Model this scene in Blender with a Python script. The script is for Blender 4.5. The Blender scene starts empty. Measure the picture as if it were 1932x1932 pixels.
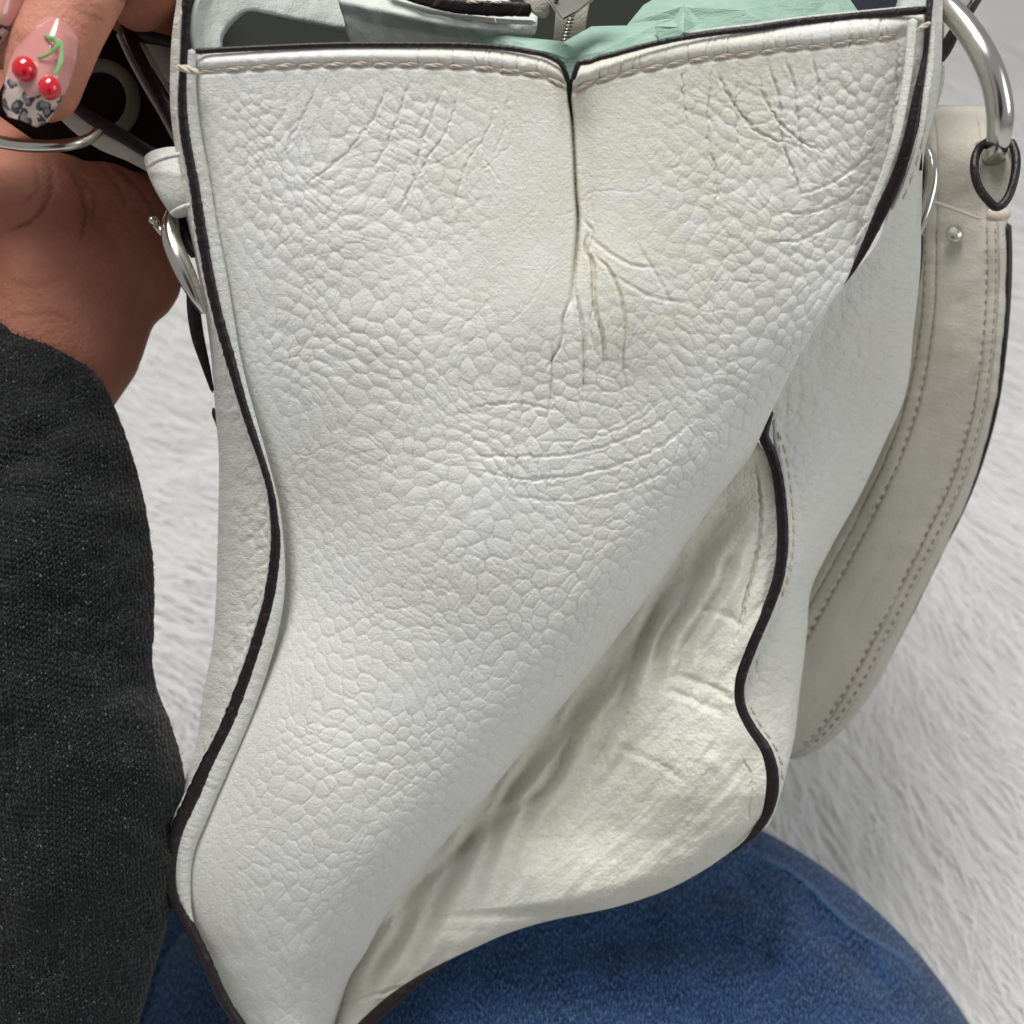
import bpy, bmesh, math, random
import numpy as np
from mathutils import Vector, Matrix

random.seed(7); rng = np.random.default_rng(7)
scene = bpy.context.scene
COL = scene.collection
# ------------------------------------------------------------------ camera, light, exposure
K = math.tan(math.radians(25)); PITCH = math.radians(45); CAM = Vector((0, 0, .60))
ROT = Matrix.Rotation(PITCH, 3, 'X')
cam = bpy.data.objects.new('camera', bpy.data.cameras.new('camera')); COL.objects.link(cam)
cam.location = CAM; cam.rotation_euler = (PITCH, 0, 0)
cam.data.sensor_width = 36; cam.data.angle = math.radians(50); cam.data.clip_start = .01; cam.data.clip_end = 50
cam.data.dof.use_dof = True; cam.data.dof.focus_distance = .310; cam.data.dof.aperture_fstop = 14
scene.camera = cam
w = bpy.data.worlds.new('World'); scene.world = w; w.use_nodes = True
w.node_tree.nodes['Background'].inputs[0].default_value = (.965, .98, 1, 1)
w.node_tree.nodes['Background'].inputs[1].default_value = .36
def area(name, loc, target, size, power, color=(1, 1, 1)):
    l = bpy.data.lights.new(name, 'AREA'); l.shape = 'RECTANGLE'; l.size, l.size_y = size; l.energy = power; l.color = color
    o = bpy.data.objects.new(name, l); COL.objects.link(o); o.location = loc
    o.rotation_euler = (Vector(target) - Vector(loc)).to_track_quat('-Z', 'Y').to_euler()
area('ceiling_light', (-.25, .42, 1.9), (0, .25, .35), (.75, .6), 27.5, (1, .985, .96))
area('right_fill_light', (1.6, -.5, 1.3), (0, .25, .35), (.9, 1.1), 9, (.95, .975, 1))  # added fill lamp from the right, lifts the rug and bag side
scene.view_settings.view_transform = 'Standard'; scene.view_settings.look = 'None'
scene.view_settings.exposure = 0; scene.view_settings.gamma = 1

# ------------------------------------------------------------------ helpers
S = K/966
def PW(u, v, d):                                    # pixel of the 1932 px photo + distance -> world, arrays
    u, v, d = np.broadcast_arrays(np.asarray(u, float), np.asarray(v, float), np.asarray(d, float))
    x = (u-966)*S*d; y = -(v-966)*S*d; z = -d
    R = np.array(ROT); p = np.stack([x, y, z], -1) @ R.T
    return p + np.array(CAM)
VIEW = np.array(ROT @ Vector((0, 0, 1)))            # towards the camera
def lin(c): return tuple(((x/255)/12.92 if x <= 10 else (((x/255)+.055)/1.055)**2.4) for x in c)
def curve(pts):                                     # monotone-in-v table -> smooth functions of v
    a = np.array(pts, float); v = a[:, 0]
    def f(x, k=1):
        y = a[:, k]; x = np.asarray(x, float)
        m = np.zeros(len(v)); dv = np.diff(v); dy = np.diff(y)/dv
        m[1:-1] = (dy[:-1]*dv[1:]+dy[1:]*dv[:-1])/(dv[1:]+dv[:-1]); m[0] = dy[0]; m[-1] = dy[-1]
        i = np.clip(np.searchsorted(v, x)-1, 0, len(v)-2); t = np.clip((x-v[i])/dv[i], -.5, 1.5); h = dv[i]
        return (2*t**3-3*t**2+1)*y[i]+(t**3-2*t**2+t)*h*m[i]+(-2*t**3+3*t**2)*y[i+1]+(t**3-t**2)*h*m[i+1]
    return f
def smooth(pts, n):                                 # Catmull-Rom through points, n samples evenly by length
    a = np.array(pts, float); b = np.vstack([2*a[0]-a[1], a, 2*a[-1]-a[-2]]); out = []
    for i in range(len(a)-1):
        t = np.linspace(0, 1, 12, endpoint=False)[:, None]; p0, p1, p2, p3 = b[i:i+4]
        out.append(.5*((2*p1)+(-p0+p2)*t+(2*p0-5*p1+4*p2-p3)*t**2+(-p0+3*p1-3*p2+p3)*t**3))
    o = np.vstack(out+[a[-1:]]); l = np.r_[0, np.cumsum(np.linalg.norm(np.diff(o[:, :2], axis=0), axis=1))]
    return np.stack([np.interp(np.linspace(0, l[-1], n), l, o[:, k]) for k in range(o.shape[1])], -1)
def ss(a, b, x):
    t = np.clip((x-a)/(b-a), 0, 1); return t*t*(3-2*t)
def gau(x, s): return np.exp(-(x/s)**2)
def hsh(i, j, k=0):
    n = (i.astype(np.int64)*374761393 + j.astype(np.int64)*668265263 + k*974634777) & 0xffffffff
    n = ((n ^ (n >> 13))*1274126177) & 0xffffffff
    n = ((n ^ (n >> 16))*2246822519) & 0xffffffff
    return ((n ^ (n >> 15)) & 0xffff)/65535.
def vn(x, y, k=0):
    i = np.floor(x); j = np.floor(y); f = x-i; g = y-j; f = f*f*(3-2*f); g = g*g*(3-2*g)
    return (hsh(i, j, k)*(1-f)+hsh(i+1, j, k)*f)*(1-g)+(hsh(i, j+1, k)*(1-f)+hsh(i+1, j+1, k)*f)*g-.5
def fbm(x, y, o=3, k=0):
    r = 0; a = 1
    for q in range(o): r = r+a*vn(x*2**q+q*17.3, y*2**q-q*9.1, k+q); a *= .5
    return r
def voro(x, y, k=0, jit=.85):
    i = np.floor(x); j = np.floor(y); f1 = np.full(x.shape, 9.); f2 = np.full(x.shape, 9.); idv = np.zeros(x.shape)
    for a in (-1, 0, 1):
        for b in (-1, 0, 1):
            ci = i+a; cj = j+b
            px = ci+.5+jit*(hsh(ci, cj, k)-.5)+.5*(np.mod(cj, 2)-.5); py = cj+.5+jit*(hsh(ci, cj, k+1)-.5)
            dd = np.hypot(px-x, py-y); m = dd < f1
            f2 = np.where(m, f1, np.minimum(f2, dd)); idv = np.where(m, hsh(ci, cj, k+2), idv); f1 = np.where(m, dd, f1)
    return f1, f2, idv
def groove(H, U, V, pts, wd, dep, rag=0, k=0):      # cuts a crease along a polyline, tapering at its ends
    a = smooth(pts, max(4, int(len(pts)*4))); r = wd*3.2
    sel = (U > a[:, 0].min()-r) & (U < a[:, 0].max()+r) & (V > a[:, 1].min()-r) & (V < a[:, 1].max()+r)
    if not sel.any(): return
    u = U[sel]; v = V[sel]
    if rag: u = u+rag*vn(u/9, v/9, k+50)*2; v = v+rag*vn(u/9+31, v/9, k+51)*2
    best = np.full(u.shape, 1e9); tt = np.zeros(u.shape); n = len(a)-1
    for q in range(n):
        d = a[q+1]-a[q]; L2 = (d**2).sum()+1e-9
        t = np.clip(((u-a[q, 0])*d[0]+(v-a[q, 1])*d[1])/L2, 0, 1)
        ds = np.hypot(u-a[q, 0]-t*d[0], v-a[q, 1]-t*d[1]); m = ds < best; best[m] = ds[m]; tt[m] = (q+t[m])/n
    H[sel] -= dep*(gau(best, wd)-.12*gau(best-wd*1.7, wd*.8))*np.clip(np.sin(np.pi*np.clip(tt, .02, .98))*1.8, 0, 1)

def finish(me, name, mat, parent=None, smooth_=True):
    o = bpy.data.objects.new(name, me); COL.objects.link(o)
    if mat: me.materials.append(mat)
    if smooth_: me.polygons.foreach_set('use_smooth', [True]*len(me.polygons))
    if parent: o.parent = parent
    return o
def grid(name, U, V, D, mat, parent=None, col=None, closed=False, uv=True):
    m, n = U.shape; P = PW(U, V, D).reshape(-1, 3)
    me = bpy.data.meshes.new(name)
    c = np.arange(n if closed else n-1); r = np.arange(m-1); R, C = np.meshgrid(r, c, indexing='ij'); C2 = (C+1) % n
    F = np.stack([R*n+C, (R+1)*n+C, (R+1)*n+C2, R*n+C2], -1).reshape(-1, 4)
    me.vertices.add(m*n); me.vertices.foreach_set('co', P.ravel())
    me.loops.add(F.size); me.loops.foreach_set('vertex_index', F.ravel().astype(np.int32))
    me.polygons.add(len(F)); me.polygons.foreach_set('loop_start', np.arange(0, F.size, 4, dtype=np.int32))
    me.update(calc_edges=True)
    if uv:
        l = me.uv_layers.new(name='UVMap'); UVv = np.stack([U.ravel()/1000, V.ravel()/1000], -1)
        l.data.foreach_set('uv', UVv[F.ravel()].ravel())
    if col is not None:
        at = me.color_attributes.new('tint', 'FLOAT_COLOR', 'POINT'); cc = np.ones((m*n, 4)); cc[:, :col.shape[-1]] = col.reshape(m*n, -1)
        at.data.foreach_set('color', cc.ravel())
    return finish(me, name, mat, parent)
def thick(o, t):
    m = o.modifiers.new('thickness', 'SOLIDIFY'); m.thickness = t; m.offset = 0; return o
def band(name, pts, mat, parent=None, flat=.5, n=None, seg=14, power=2., rag=0, cap=True, bump=0):
    # pts: (u, v, distance, half width in px); cross-section is an ellipse (power 2) or a flat strap (power > 2)
    a = smooth(pts, n or max(8, int(np.abs(np.diff(np.array(pts)[:, :2], axis=0)).sum()/9)))
    P = PW(a[:, 0], a[:, 1], a[:, 2]); T = np.gradient(P, axis=0); T /= np.linalg.norm(T, axis=1)[:, None]+1e-12
    Vd = np.array(CAM)-P; Vd /= np.linalg.norm(Vd, axis=1)[:, None]
    Sd = np.cross(T, Vd); Sd /= np.linalg.norm(Sd, axis=1)[:, None]+1e-9; Up = np.cross(Sd, T)
    W = a[:, 3]*S*a[:, 2]
    if rag: W = W*(1+rag*rng.normal(size=len(W)))
    if cap: W = W*np.where((np.arange(len(W)) == 0) | (np.arange(len(W)) == len(W)-1), .05, 1)
    th = np.linspace(0, 2*np.pi, seg, endpoint=False); e = 2/power
    cx = np.sign(np.cos(th))*np.abs(np.cos(th))**e; cy = np.sign(np.sin(th))*np.abs(np.sin(th))**e
    H = W*flat
    if bump: H = H*(1+bump*rng.normal(size=len(W)))
    X = P[:, None]+Sd[:, None]*(W[:, None]*cx)[..., None]+Up[:, None]*(H[:, None]*cy)[..., None]
    m = len(a); me = bpy.data.meshes.new(name)
    F = [(i*seg+j, i*seg+(j+1) % seg, (i+1)*seg+(j+1) % seg, (i+1)*seg+j) for i in range(m-1) for j in range(seg)]
    F += [tuple(range(seg))[::-1], tuple((m-1)*seg+j for j in range(seg))]
    me.from_pydata(X.reshape(-1, 3).tolist(), [], F)
    l = me.uv_layers.new(name='UVMap')
    for p in me.polygons:
        for li in p.loop_indices:
            vi = me.loops[li].vertex_index; l.data[li].uv = (a[vi//seg, 0]/1000+math.cos(th[vi % seg])*a[vi//seg, 3]/1000, a[vi//seg, 1]/1000)
    return finish(me, name, mat, parent)
def pm(name, build, mat, parent=None, sm=True):
    bm = bmesh.new(); build(bm); me = bpy.data.meshes.new(name); bm.to_mesh(me); bm.free(); return finish(me, name, mat, parent, sm)
def ball(u, v, d, ru, rv, rd, name, mat, parent=None, ang=0, seg=24):
    c = PW(u, v, d); k = S*d; R3 = np.array(ROT) @ np.array(Matrix.Rotation(math.radians(ang), 3, 'Z'))
    def b(bm):
        bmesh.ops.create_uvsphere(bm, u_segments=seg, v_segments=seg//2, radius=1)
        for q in bm.verts: q.co = Vector(c + R3 @ (np.array(q.co)*np.array([ru*k, rv*k, rd])))
    return pm(name, b, mat, parent)
def thing(name, label, cat, at, kind=None, group=None):
    o = bpy.data.objects.new(name, None); COL.objects.link(o); o['label'] = label; o['category'] = cat; o.empty_display_size = .02
    if group: o['group'] = group
    return o
def tag(o, label, cat): o['label'] = label; o['category'] = cat; return o

# ------------------------------------------------------------------ materials
class N:
    def __init__(s, name, **pr):
        s.m = bpy.data.materials.new(name); s.m.use_nodes = True; s.t = s.m.node_tree; s.b = s.t.nodes['Principled BSDF']
        for k, v in pr.items(): s.set(s.b, k.replace('_', ' '), v)
    def set(s, n, k, v):
        i = n.inputs[k]
        if isinstance(v, bpy.types.NodeSocket): s.t.links.new(v, i)
        elif isinstance(v, tuple) and len(v) == 3 and i.type == 'RGBA': i.default_value = (*v, 1)
        else: i.default_value = v
    def __call__(s, typ, out=0, **inp):
        n = s.t.nodes.new('ShaderNode'+typ)
        for k, v in inp.items():
            if k.startswith('_'): setattr(n, k[1:], v)
            elif k.startswith('i') and k[1:].isdigit(): s.set(n, int(k[1:]), v)
            else: s.set(n, k.replace('_', ' '), v)
        return n.outputs[out]
    def uv(s, sx=1, sy=1, rz=0):
        c = s('TexCoord', 'UV'); return s('Mapping', Vector=c, Scale=(sx, sy, 1), Rotation=(0, 0, math.radians(rz)))
    def obj(s, sx=1, sy=1, sz=1): return s('Mapping', Vector=s('TexCoord', 'Object'), Scale=(sx, sy, sz))
    def noise(s, vec, scale, detail=4, rough=.6, dist=0): return s('TexNoise', 'Fac', Vector=vec, Scale=scale, Detail=detail, Roughness=rough, Distortion=dist)
    def ramp(s, f, a, b, c0=0., c1=1.): return s('MapRange', Value=f, i1=a, i2=b, i3=c0, i4=c1)
    def mix(s, f, a, b, mode='MIX'):
        n = s.t.nodes.new('ShaderNodeMix'); n.data_type = 'RGBA'; n.blend_type = mode
        s.set(n, 0, f); s.set(n, 6, a); s.set(n, 7, b); return n.outputs[2]
    def math(s, op, a, b=0., c=0.): return s('Math', _operation=op, i0=a, i1=b, i2=c)
    def bump(s, h, dist, strength=1., prev=None):
        n = s.t.nodes.new('ShaderNodeBump'); s.set(n, 'Height', h); s.set(n, 'Distance', dist); s.set(n, 'Strength', strength)
        if prev: s.set(n, 'Normal', prev)
        s.set(s.b, 'Normal', n.outputs[0]); return n.outputs[0]

WHITE = (.73, .73, .705); CREAM = (.64, .63, .50)
def leather(name, base=WHITE, tint=True, pores=1., rough=.44, cells=0.):
    n = N(name, Specular_IOR_Level=.42)
    v = n.uv(); g = n.noise(v, 260, 3, .7); big = n.noise(v, 5, 4, .6)
    c = n.mix(n.ramp(big, .35, .7), base, tuple(x*y for x, y in zip(base, (.97, .96, .92))))
    if tint: c = n.mix(1., c, n('Attribute', 'Color', _attribute_name='tint'), 'MULTIPLY')
    dark = n.ramp(n('TexVoronoi', 'Distance', Vector=v, Scale=190.), .0, .16, .90, 1.)
    c = n.mix(1., c, n('CombineColor', Red=dark, Green=dark, Blue=dark), 'MULTIPLY')
    n.set(n.b, 'Base Color', c)
    n.set(n.b, 'Roughness', n.ramp(n.noise(v, 60, 3), .3, .7, rough-.07, rough+.1))
    b = n.bump(g, .00012*pores, .8)
    w = n('Mapping', Vector=v, Rotation=(0, 0, .7)); wr = n.noise(w, 95, 5, .65, 1.2)
    b = n.bump(wr, .00045*pores, .8, b)
    if cells:
        vd = n('Mix', 1, _data_type='VECTOR', Factor=.06, i4=v, i5=n('TexNoise', 'Color', Vector=v, Scale=18.))
        e = n('TexVoronoi', 'Distance', _feature='SMOOTH_F1', Vector=vd, Scale=34.)
        n.bump(e, -.0006*cells, .8, b)
    return n.m
M = {}
M['leather'] = leather('pebbled_white_leather')
M['smooth_leather'] = leather('smooth_cream_leather', base=(.725, .72, .67), pores=1.1, rough=.5)
M['edge_leather'] = leather('rolled_edge_leather', base=(.68, .69, .65), tint=False, pores=1.6)
M['side_leather'] = leather('side_face_leather', base=(.71, .71, .665), tint=False, pores=1.6, cells=1.6)
M['strap_leather'] = leather('strap_leather', base=(.50, .47, .405), tint=False, pores=1.2, rough=.45)
M['inner_leather'] = leather('inner_facing_leather', base=(.60, .635, .59), tint=False, pores=.9, rough=.65)
n = N('dark_edge_paint', Roughness=.36, Specular_IOR_Level=.35)
v = n.uv(); n.set(n.b, 'Base Color', n.mix(n.ramp(n.noise(v, 75, 5, .7), .56, .74), (.015, .010, .011), (.085, .066, .06)))
n.bump(n.noise(v, 90, 4), .0004, .7); M['edge'] = n.m
M['deep'] = N('deep_brown', Roughness=.95, Specular_IOR_Level=.05, Base_Color=(.016, .008, .008)).m
n = N('tan_thread', Roughness=.65); n.set(n.b, 'Base Color', n.mix(n.noise(n.obj(), 900, 2), (.40, .31, .24), (.74, .66, .56))); M['thread'] = n.m
n = N('faded_strap_thread', Roughness=.7, Base_Color=(.25, .185, .13)); M['thread2'] = n.m
n = N('polished_nickel', Metallic=1., Base_Color=(.60, .57, .52)); n.set(n.b, 'Roughness', n.ramp(n.noise(n.obj(), 60, 4), .3, .7, .13, .26)); M['metal'] = n.m
n = N('dark_lining_cloth', Roughness=.9, Specular_IOR_Level=.1)
n.set(n.b, 'Base Color', n.mix(n('TexWave', 'Fac', Vector=n.uv(1, 1, 8), Scale=90., Distortion=1.), (.017, .019, .016), (.03, .032, .026))); M['lining'] = n.m
n = N('navy_pouch_cloth', Roughness=.8, Base_Color=(.008, .012, .028)); M['navy'] = n.m
n = N('mint_tissue', Roughness=.45, Specular_IOR_Level=.35)
n.set(n.b, 'Base Color', n.mix(n.ramp(n.noise(n.uv(), 9, 5, .6, 1.), .35, .7), (.42, .62, .51), (.55, .74, .64)))
n.set(n.b, 'Transmission Weight', .0); n.bump(n.noise(n.uv(1, 2, 30), 30, 4, .6, 2.), .0012, .6)
tr = n('BsdfTranslucent', Color=(.40, .62, .49)); mx = n('MixShader', i0=.35, i1=n.b.outputs[0], i2=tr); n.t.links.new(mx, n.t.nodes['Material Output'].inputs[0]); M['tissue'] = n.m
n = N('brown_skin', Roughness=.58, Subsurface_Weight=.12, Subsurface_Scale=.004, Specular_IOR_Level=.4)
n.set(n.b, 'Subsurface Radius', (1, .35, .2))
o_ = n.obj(); c = n.mix(n.ramp(n.noise(o_, 24, 5, .6), .3, .7), (.34, .118, .070), (.50, .215, .14))
cr = n.ramp(n('TexWave', 'Fac', Vector=n('Mapping', Vector=o_, Rotation=(.3, .5, 1.1)), Scale=9., Distortion=7., Detail=3.), 0., .07, .55, 1.)
c = n.mix(1., c, n('Attribute', 'Color', _attribute_name='tint'), 'MULTIPLY'); n.set(n.b, 'Base Color', c)
b_ = n.bump(n.noise(o_, 420, 5, .7), .0008, .8); n.bump(n('TexVoronoi', 'Distance', Vector=o_, Scale=620.), .00025, .6, b_); M['skin'] = n.m
n = N('painted_nail', Roughness=.12, Coat_Weight=.6); n.set(n.b, 'Base Color', n('Attribute', 'Color', _attribute_name='tint')); M['nail'] = n.m
M['cherry'] = N('cherry_red_gel', Roughness=.1, Base_Color=(.56, .004, .014), Coat_Weight=.8).m
M['stem'] = N('green_gel', Roughness=.2, Base_Color=(.22, .42, .17)).m
n = N('charcoal_knit', Roughness=.95, Specular_IOR_Level=.15, Sheen_Weight=.15)
v = n.uv(1, 1, 6); kx = n('TexWave', 'Fac', Vector=v, Scale=36., Distortion=1.6, Detail=2., Detail_Scale=3.)
kv = n('TexVoronoi', 'Distance', Vector=n.uv(150, 96, 8), Scale=1., Randomness=.55); sp = n.noise(v, 200, 3, .7); bg = n.noise(v, 7, 4)
c = n.mix(n.ramp(bg, .3, .7), (.0045, .005, .0056), (.010, .0105, .0115)); c = n.mix(n.ramp(sp, .56, .80), c, (.10, .105, .105)); c = n.mix(n.ramp(kv, .35, .75, 0., .75), c, (.005, .0055, .006))
n.set(n.b, 'Base Color', c); b_ = n.bump(kv, -.0012, .9); n.bump(n.noise(v, 130, 4, .7), .0012, .7, b_); M['knit'] = n.m
n = N('charcoal_yarn', Roughness=.75, Specular_IOR_Level=.3); o_ = n.obj(); c = n.mix(n.ramp(n.noise(o_, 420, 3, .7), .35, .72), (.0045, .0048, .0054), (.017, .0175, .019)); n.set(n.b, 'Base Color', n.mix(n.ramp(n.noise(o_, 900, 2, .7), .60, .75), c, (.14, .165, .17))); M['loops'] = n.m  # pale yarn specks, their colour also standing for highlights on the loops
M['fuzz'] = N('knit_fuzz', Roughness=.9, Base_Color=(.045, .048, .05)).m
n = N('blue_denim', Roughness=.9, Specular_IOR_Level=.12, Sheen_Weight=.1)
v = n.uv(1, 1, 0); v2 = n.uv(1, .42, 24); a_ = n.noise(v2, 235, 3, .75); b2 = n.noise(v, 11, 5, .62); f_ = n('TexWave', 'Fac', Vector=n.uv(1, 1, 35), Scale=62., Distortion=3., Detail=2.)
c = n.mix(n.ramp(b2, .36, .66), (.0065, .020, .066), (.018, .052, .145)); c = n.mix(n.ramp(a_, .46, .70), c, (.105, .22, .40)); c = n.mix(n.ramp(f_, .1, .6, .55, 0.), c, (.006, .017, .055))
c = n.mix(n.ramp(n('Attribute', 'Color', _attribute_name='tint'), 0., 1., 0., .6), c, (.075, .155, .30))
n.set(n.b, 'Base Color', c); b_ = n.bump(a_, .0007, .8)
n.bump(n('TexWave', 'Fac', Vector=n.uv(1, 1, 35), Scale=85., Distortion=2.), .00035, .6, b_); M['denim'] = n.m
n = N('white_faux_fur', Roughness=.8, Specular_IOR_Level=.2, Sheen_Weight=.3)
n.set(n.b, 'Base Color', n.mix(n.noise(n.obj(), 5, 4), (.80, .79, .80), (.88, .87, .865))); n.set(n.b, 'Base Color', n.mix(n.noise(n.obj(), 5, 4), (.93, .925, .93), (.95, .945, .925)))
tr = n('BsdfTranslucent', Color=(.95, .945, .94)); mx = n('MixShader', i0=.4, i1=n.b.outputs[0], i2=tr); n.t.links.new(mx, n.t.nodes['Material Output'].inputs[0]); M['fur'] = n.m

# ------------------------------------------------------------------ the floor covering
me = bpy.data.meshes.new('floor'); me.from_pydata([(-4, -3, -.05), (4, -3, -.05), (4, 5, -.05), (-4, 5, -.05)], [], [(0, 1, 2, 3)]); fl = finish(me, 'floor', M['strap_leather']); fl['kind'] = 'structure'; fl['label'] = 'plain pale floor below the rug'
rug = thing('fur_rug', 'long-haired white faux fur rug spread under the handbag and the legs', 'rug', 0)
def rug_z(x, y): return .0009*fbm(x*9+y*5, (y-x*.6)*45, 2, 31)+ .02*fbm(x*7+3, y*7, 3)+.012*fbm(x*22, y*16+5, 2, 9)
gx, gy = np.meshgrid(np.linspace(-2.2, 2.2, 260), np.linspace(-1.2, 3.6, 260)); gz = rug_z(gx, gy)-.004
me = bpy.data.meshes.new('rug_backing'); idx = np.arange(260*260).reshape(260, 260)
F = np.stack([idx[:-1, :-1], idx[:-1, 1:], idx[1:, 1:], idx[1:, :-1]], -1).reshape(-1, 4)
me.from_pydata(np.stack([gx, gy, gz], -1).reshape(-1, 3).tolist(), [], F.tolist()); finish(me, 'rug_backing', M['fur'], rug)
def strands(name, base, dirs, L, wd, lift, mat, parent, segs=4, hi=.42):
    n_ = len(base); t = np.linspace(0, 1, segs+1)
    ax = dirs/np.linalg.norm(dirs, axis=1)[:, None]; side = np.cross(ax, lift); side /= np.linalg.norm(side, axis=1)[:, None]+1e-9
    C = base[:, None]+ax[:, None]*(L[:, None]*t)[..., None]+lift[:, None]*(L[:, None]*hi*np.sin(t*2.4))[..., None]
    Wd = (wd[:, None]*(1-.85*t))[..., None]*side[:, None]
    P = np.stack([C-Wd, C+Wd], 2).reshape(-1, 3); k = (segs+1)*2
    q = np.array([[2*i, 2*i+1, 2*i+3, 2*i+2] for i in range(segs)]); F = (np.arange(n_)[:, None, None]*k+q).reshape(-1, 4)
    me = bpy.data.meshes.new(name); me.vertices.add(len(P)); me.vertices.foreach_set('co', P.ravel())
    me.loops.add(F.size); me.loops.foreach_set('vertex_index', F.ravel().astype(np.int32))
    me.polygons.add(len(F)); me.polygons.foreach_set('loop_start', np.arange(0, F.size, 4, dtype=np.int32)); me.update(calc_edges=True)
    o = finish(me, name, mat, parent); o['kind'] = 'stuff'; return o
ns = 110000; x = rng.uniform(-.9, 1.0, ns); y = rng.uniform(-.02, 1.6, ns)**1.0
ang = -1.0+1.6*fbm(x*4, y*4, 2, 3)+rng.normal(size=ns)*.22; L = rng.uniform(.025, .06, ns)
strands('fur_pile', np.stack([x, y, rug_z(x, y)-.001], -1), np.stack([np.cos(ang), np.sin(ang), .04+0*x+.05*vn(x*30, y*30, 5)], -1), L, rng.uniform(.0003, .0009, ns),
        np.tile([0, 0, 1.], (ns, 1)), M['fur'], rug, 4, .05)

# ------------------------------------------------------------------ the handbag: guiding curves (v, u)
Lc = curve([(80, 371), (142, 369), (198, 372), (258, 380), (331, 394), (413, 407), (496, 423), (595, 440), (639, 447), (700, 459), (776, 479), (875, 507), (958, 527), (1040, 536), (1123, 536), (1200, 522), (1292, 495), (1360, 470), (1440, 435), (1537, 393), (1602, 367), (1672, 359), (1760, 372), (1801, 394), (1876, 428), (1926, 456), (1975, 490)])
Rc = curve([(20, 1742), (99, 1738), (182, 1721), (265, 1702), (331, 1680), (397, 1651), (456, 1626), (503, 1607), (535, 1592), (600, 1549), (660, 1513), (720, 1481), (785, 1450), (860, 1414), (940, 1352), (1040, 1283), (1097, 1243), (1180, 1180), (1268, 1112), (1395, 1005), (1522, 898), (1641, 791), (1740, 718), (1800, 686), (1840, 660), (1900, 640), (1975, 625)])
Tc = curve([(340, 100), (371, 99), (421, 96), (520, 91), (619, 87), (752, 86), (895, 88), (950, 92), (996, 99), (1042, 112), (1062, 128), (1076, 166)])
Tc2 = curve([(1077, 166), (1084, 139), (1112, 119), (1161, 104), (1260, 79), (1360, 63), (1406, 58), (1505, 44), (1604, 34), (1687, 26), (1760, 20)])
Sc = curve([(330, 130), (368, 135), (404, 132), (454, 129), (537, 124), (636, 121), (752, 121), (848, 124), (907, 127), (960, 134), (1016, 141), (1042, 149), (1062, 159), (1075, 172)])
Sc2 = curve([(1078, 172), (1105, 159), (1145, 147), (1204, 132), (1257, 122), (1310, 112), (1360, 106), (1406, 101), (1502, 89), (1541, 87), (1624, 76), (1667, 71), (1703, 64), (1729, 55), (1770, 38)])
top = lambda u: np.where(u < 1076.5, Tc(u), Tc2(u))
sti = lambda u: np.where(u < 1076.5, Sc(u), Sc2(u))
Bl = [(355, -60, 9), (353, 0, 9), (350, 60, 8), (346, 130, 7), (345, 200, 9), (351, 260, 10), (366, 340, 10), (380, 430, 11), (394, 511, 11), (411, 590, 10.5), (430, 660, 10), (463, 776, 8), (496, 875, 6.5), (511, 930, 6.5), (517, 975, 7.5), (520, 1030, 9), (509, 1123, 10), (487, 1205, 11), (458, 1292, 11.5), (425, 1375, 12), (394, 1436, 13), (361, 1510, 14), (336, 1565, 14), (323, 1630, 13), (326, 1680, 12), (345, 1725, 11), (384, 1801, 10), (417, 1876, 10), (450, 1930, 10), (490, 1990, 10)]
Blu = curve([(p[1], p[0]) for p in Bl]); Blw = curve([(p[1], p[2]) for p in Bl])
def base(v): return .270+.088*((np.asarray(v, float)-90)/1850)
def Dup(u, v):                                       # macro form of the upper end panel
    d = base(v); wR = np.maximum(Rc(v)-Lc(v), 80); s = (u-Lc(v))/wR
    d = d-.010*np.clip(1-(2*s-1)**2, 0, 1)*ss(60, 700, v)*(1-.4*ss(1300, 1900, v))
    d = d+.0016*gau(u-Lc(v)+0, 13)                                           # tucks in at the left seam
    x = np.clip(1-(Rc(v)-u)/150, 0, 1)                                       # rolls over at the diagonal fold
    d = d+.019*(1-np.sqrt(np.clip(1-x**2, 0, 1)))*ss(560, 900, v)+.004*x**2*(1-ss(300, 700, v))
    d = d-.006*gau(u-640, 150)*gau(v-1560, 260)+.006*gau(v-1010, 260)*gau(u-560, 160)-.004*gau(u-900, 230)*gau(v-1000, 250)
    d = d+.015*ss(1600, 1990, v)**1.5
    return d
cl = curve([(150, 1075), (174, 1074), (227, 1079), (293, 1083), (360, 1086), (415, 1090), (459, 1088), (518, 1083), (564, 1079), (640, 1078)])

# ---- upper panel
bag = thing('handbag', 'white pebbled leather shoulder bag seen from its gusset end with dark painted edges', 'handbag', 0)
nr, nc = 960, 740
s = np.linspace(0, 1, nc)[None, :]; t = np.linspace(0, 1, nr)[:, None]
s = s+0*t; utop = 371+s*(1742-371); vt = top(utop); V = vt+(1975-vt)*t**1.0; U = Lc(V)+s*(Rc(V)-Lc(V))
wt = (1-ss(90, 330, V)); U = U*(1-wt)+(Lc(V)+s*(np.where(V < 99, 1742, Rc(V))-Lc(V)))*wt
U = np.where(V < 230, U*(1-ss(0, 1, (230-V)/140))+utop*ss(0, 1, (230-V)/140), U)
D = Dup(U, V); H = np.zeros_like(U)                  # H in mm towards the viewer
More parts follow.
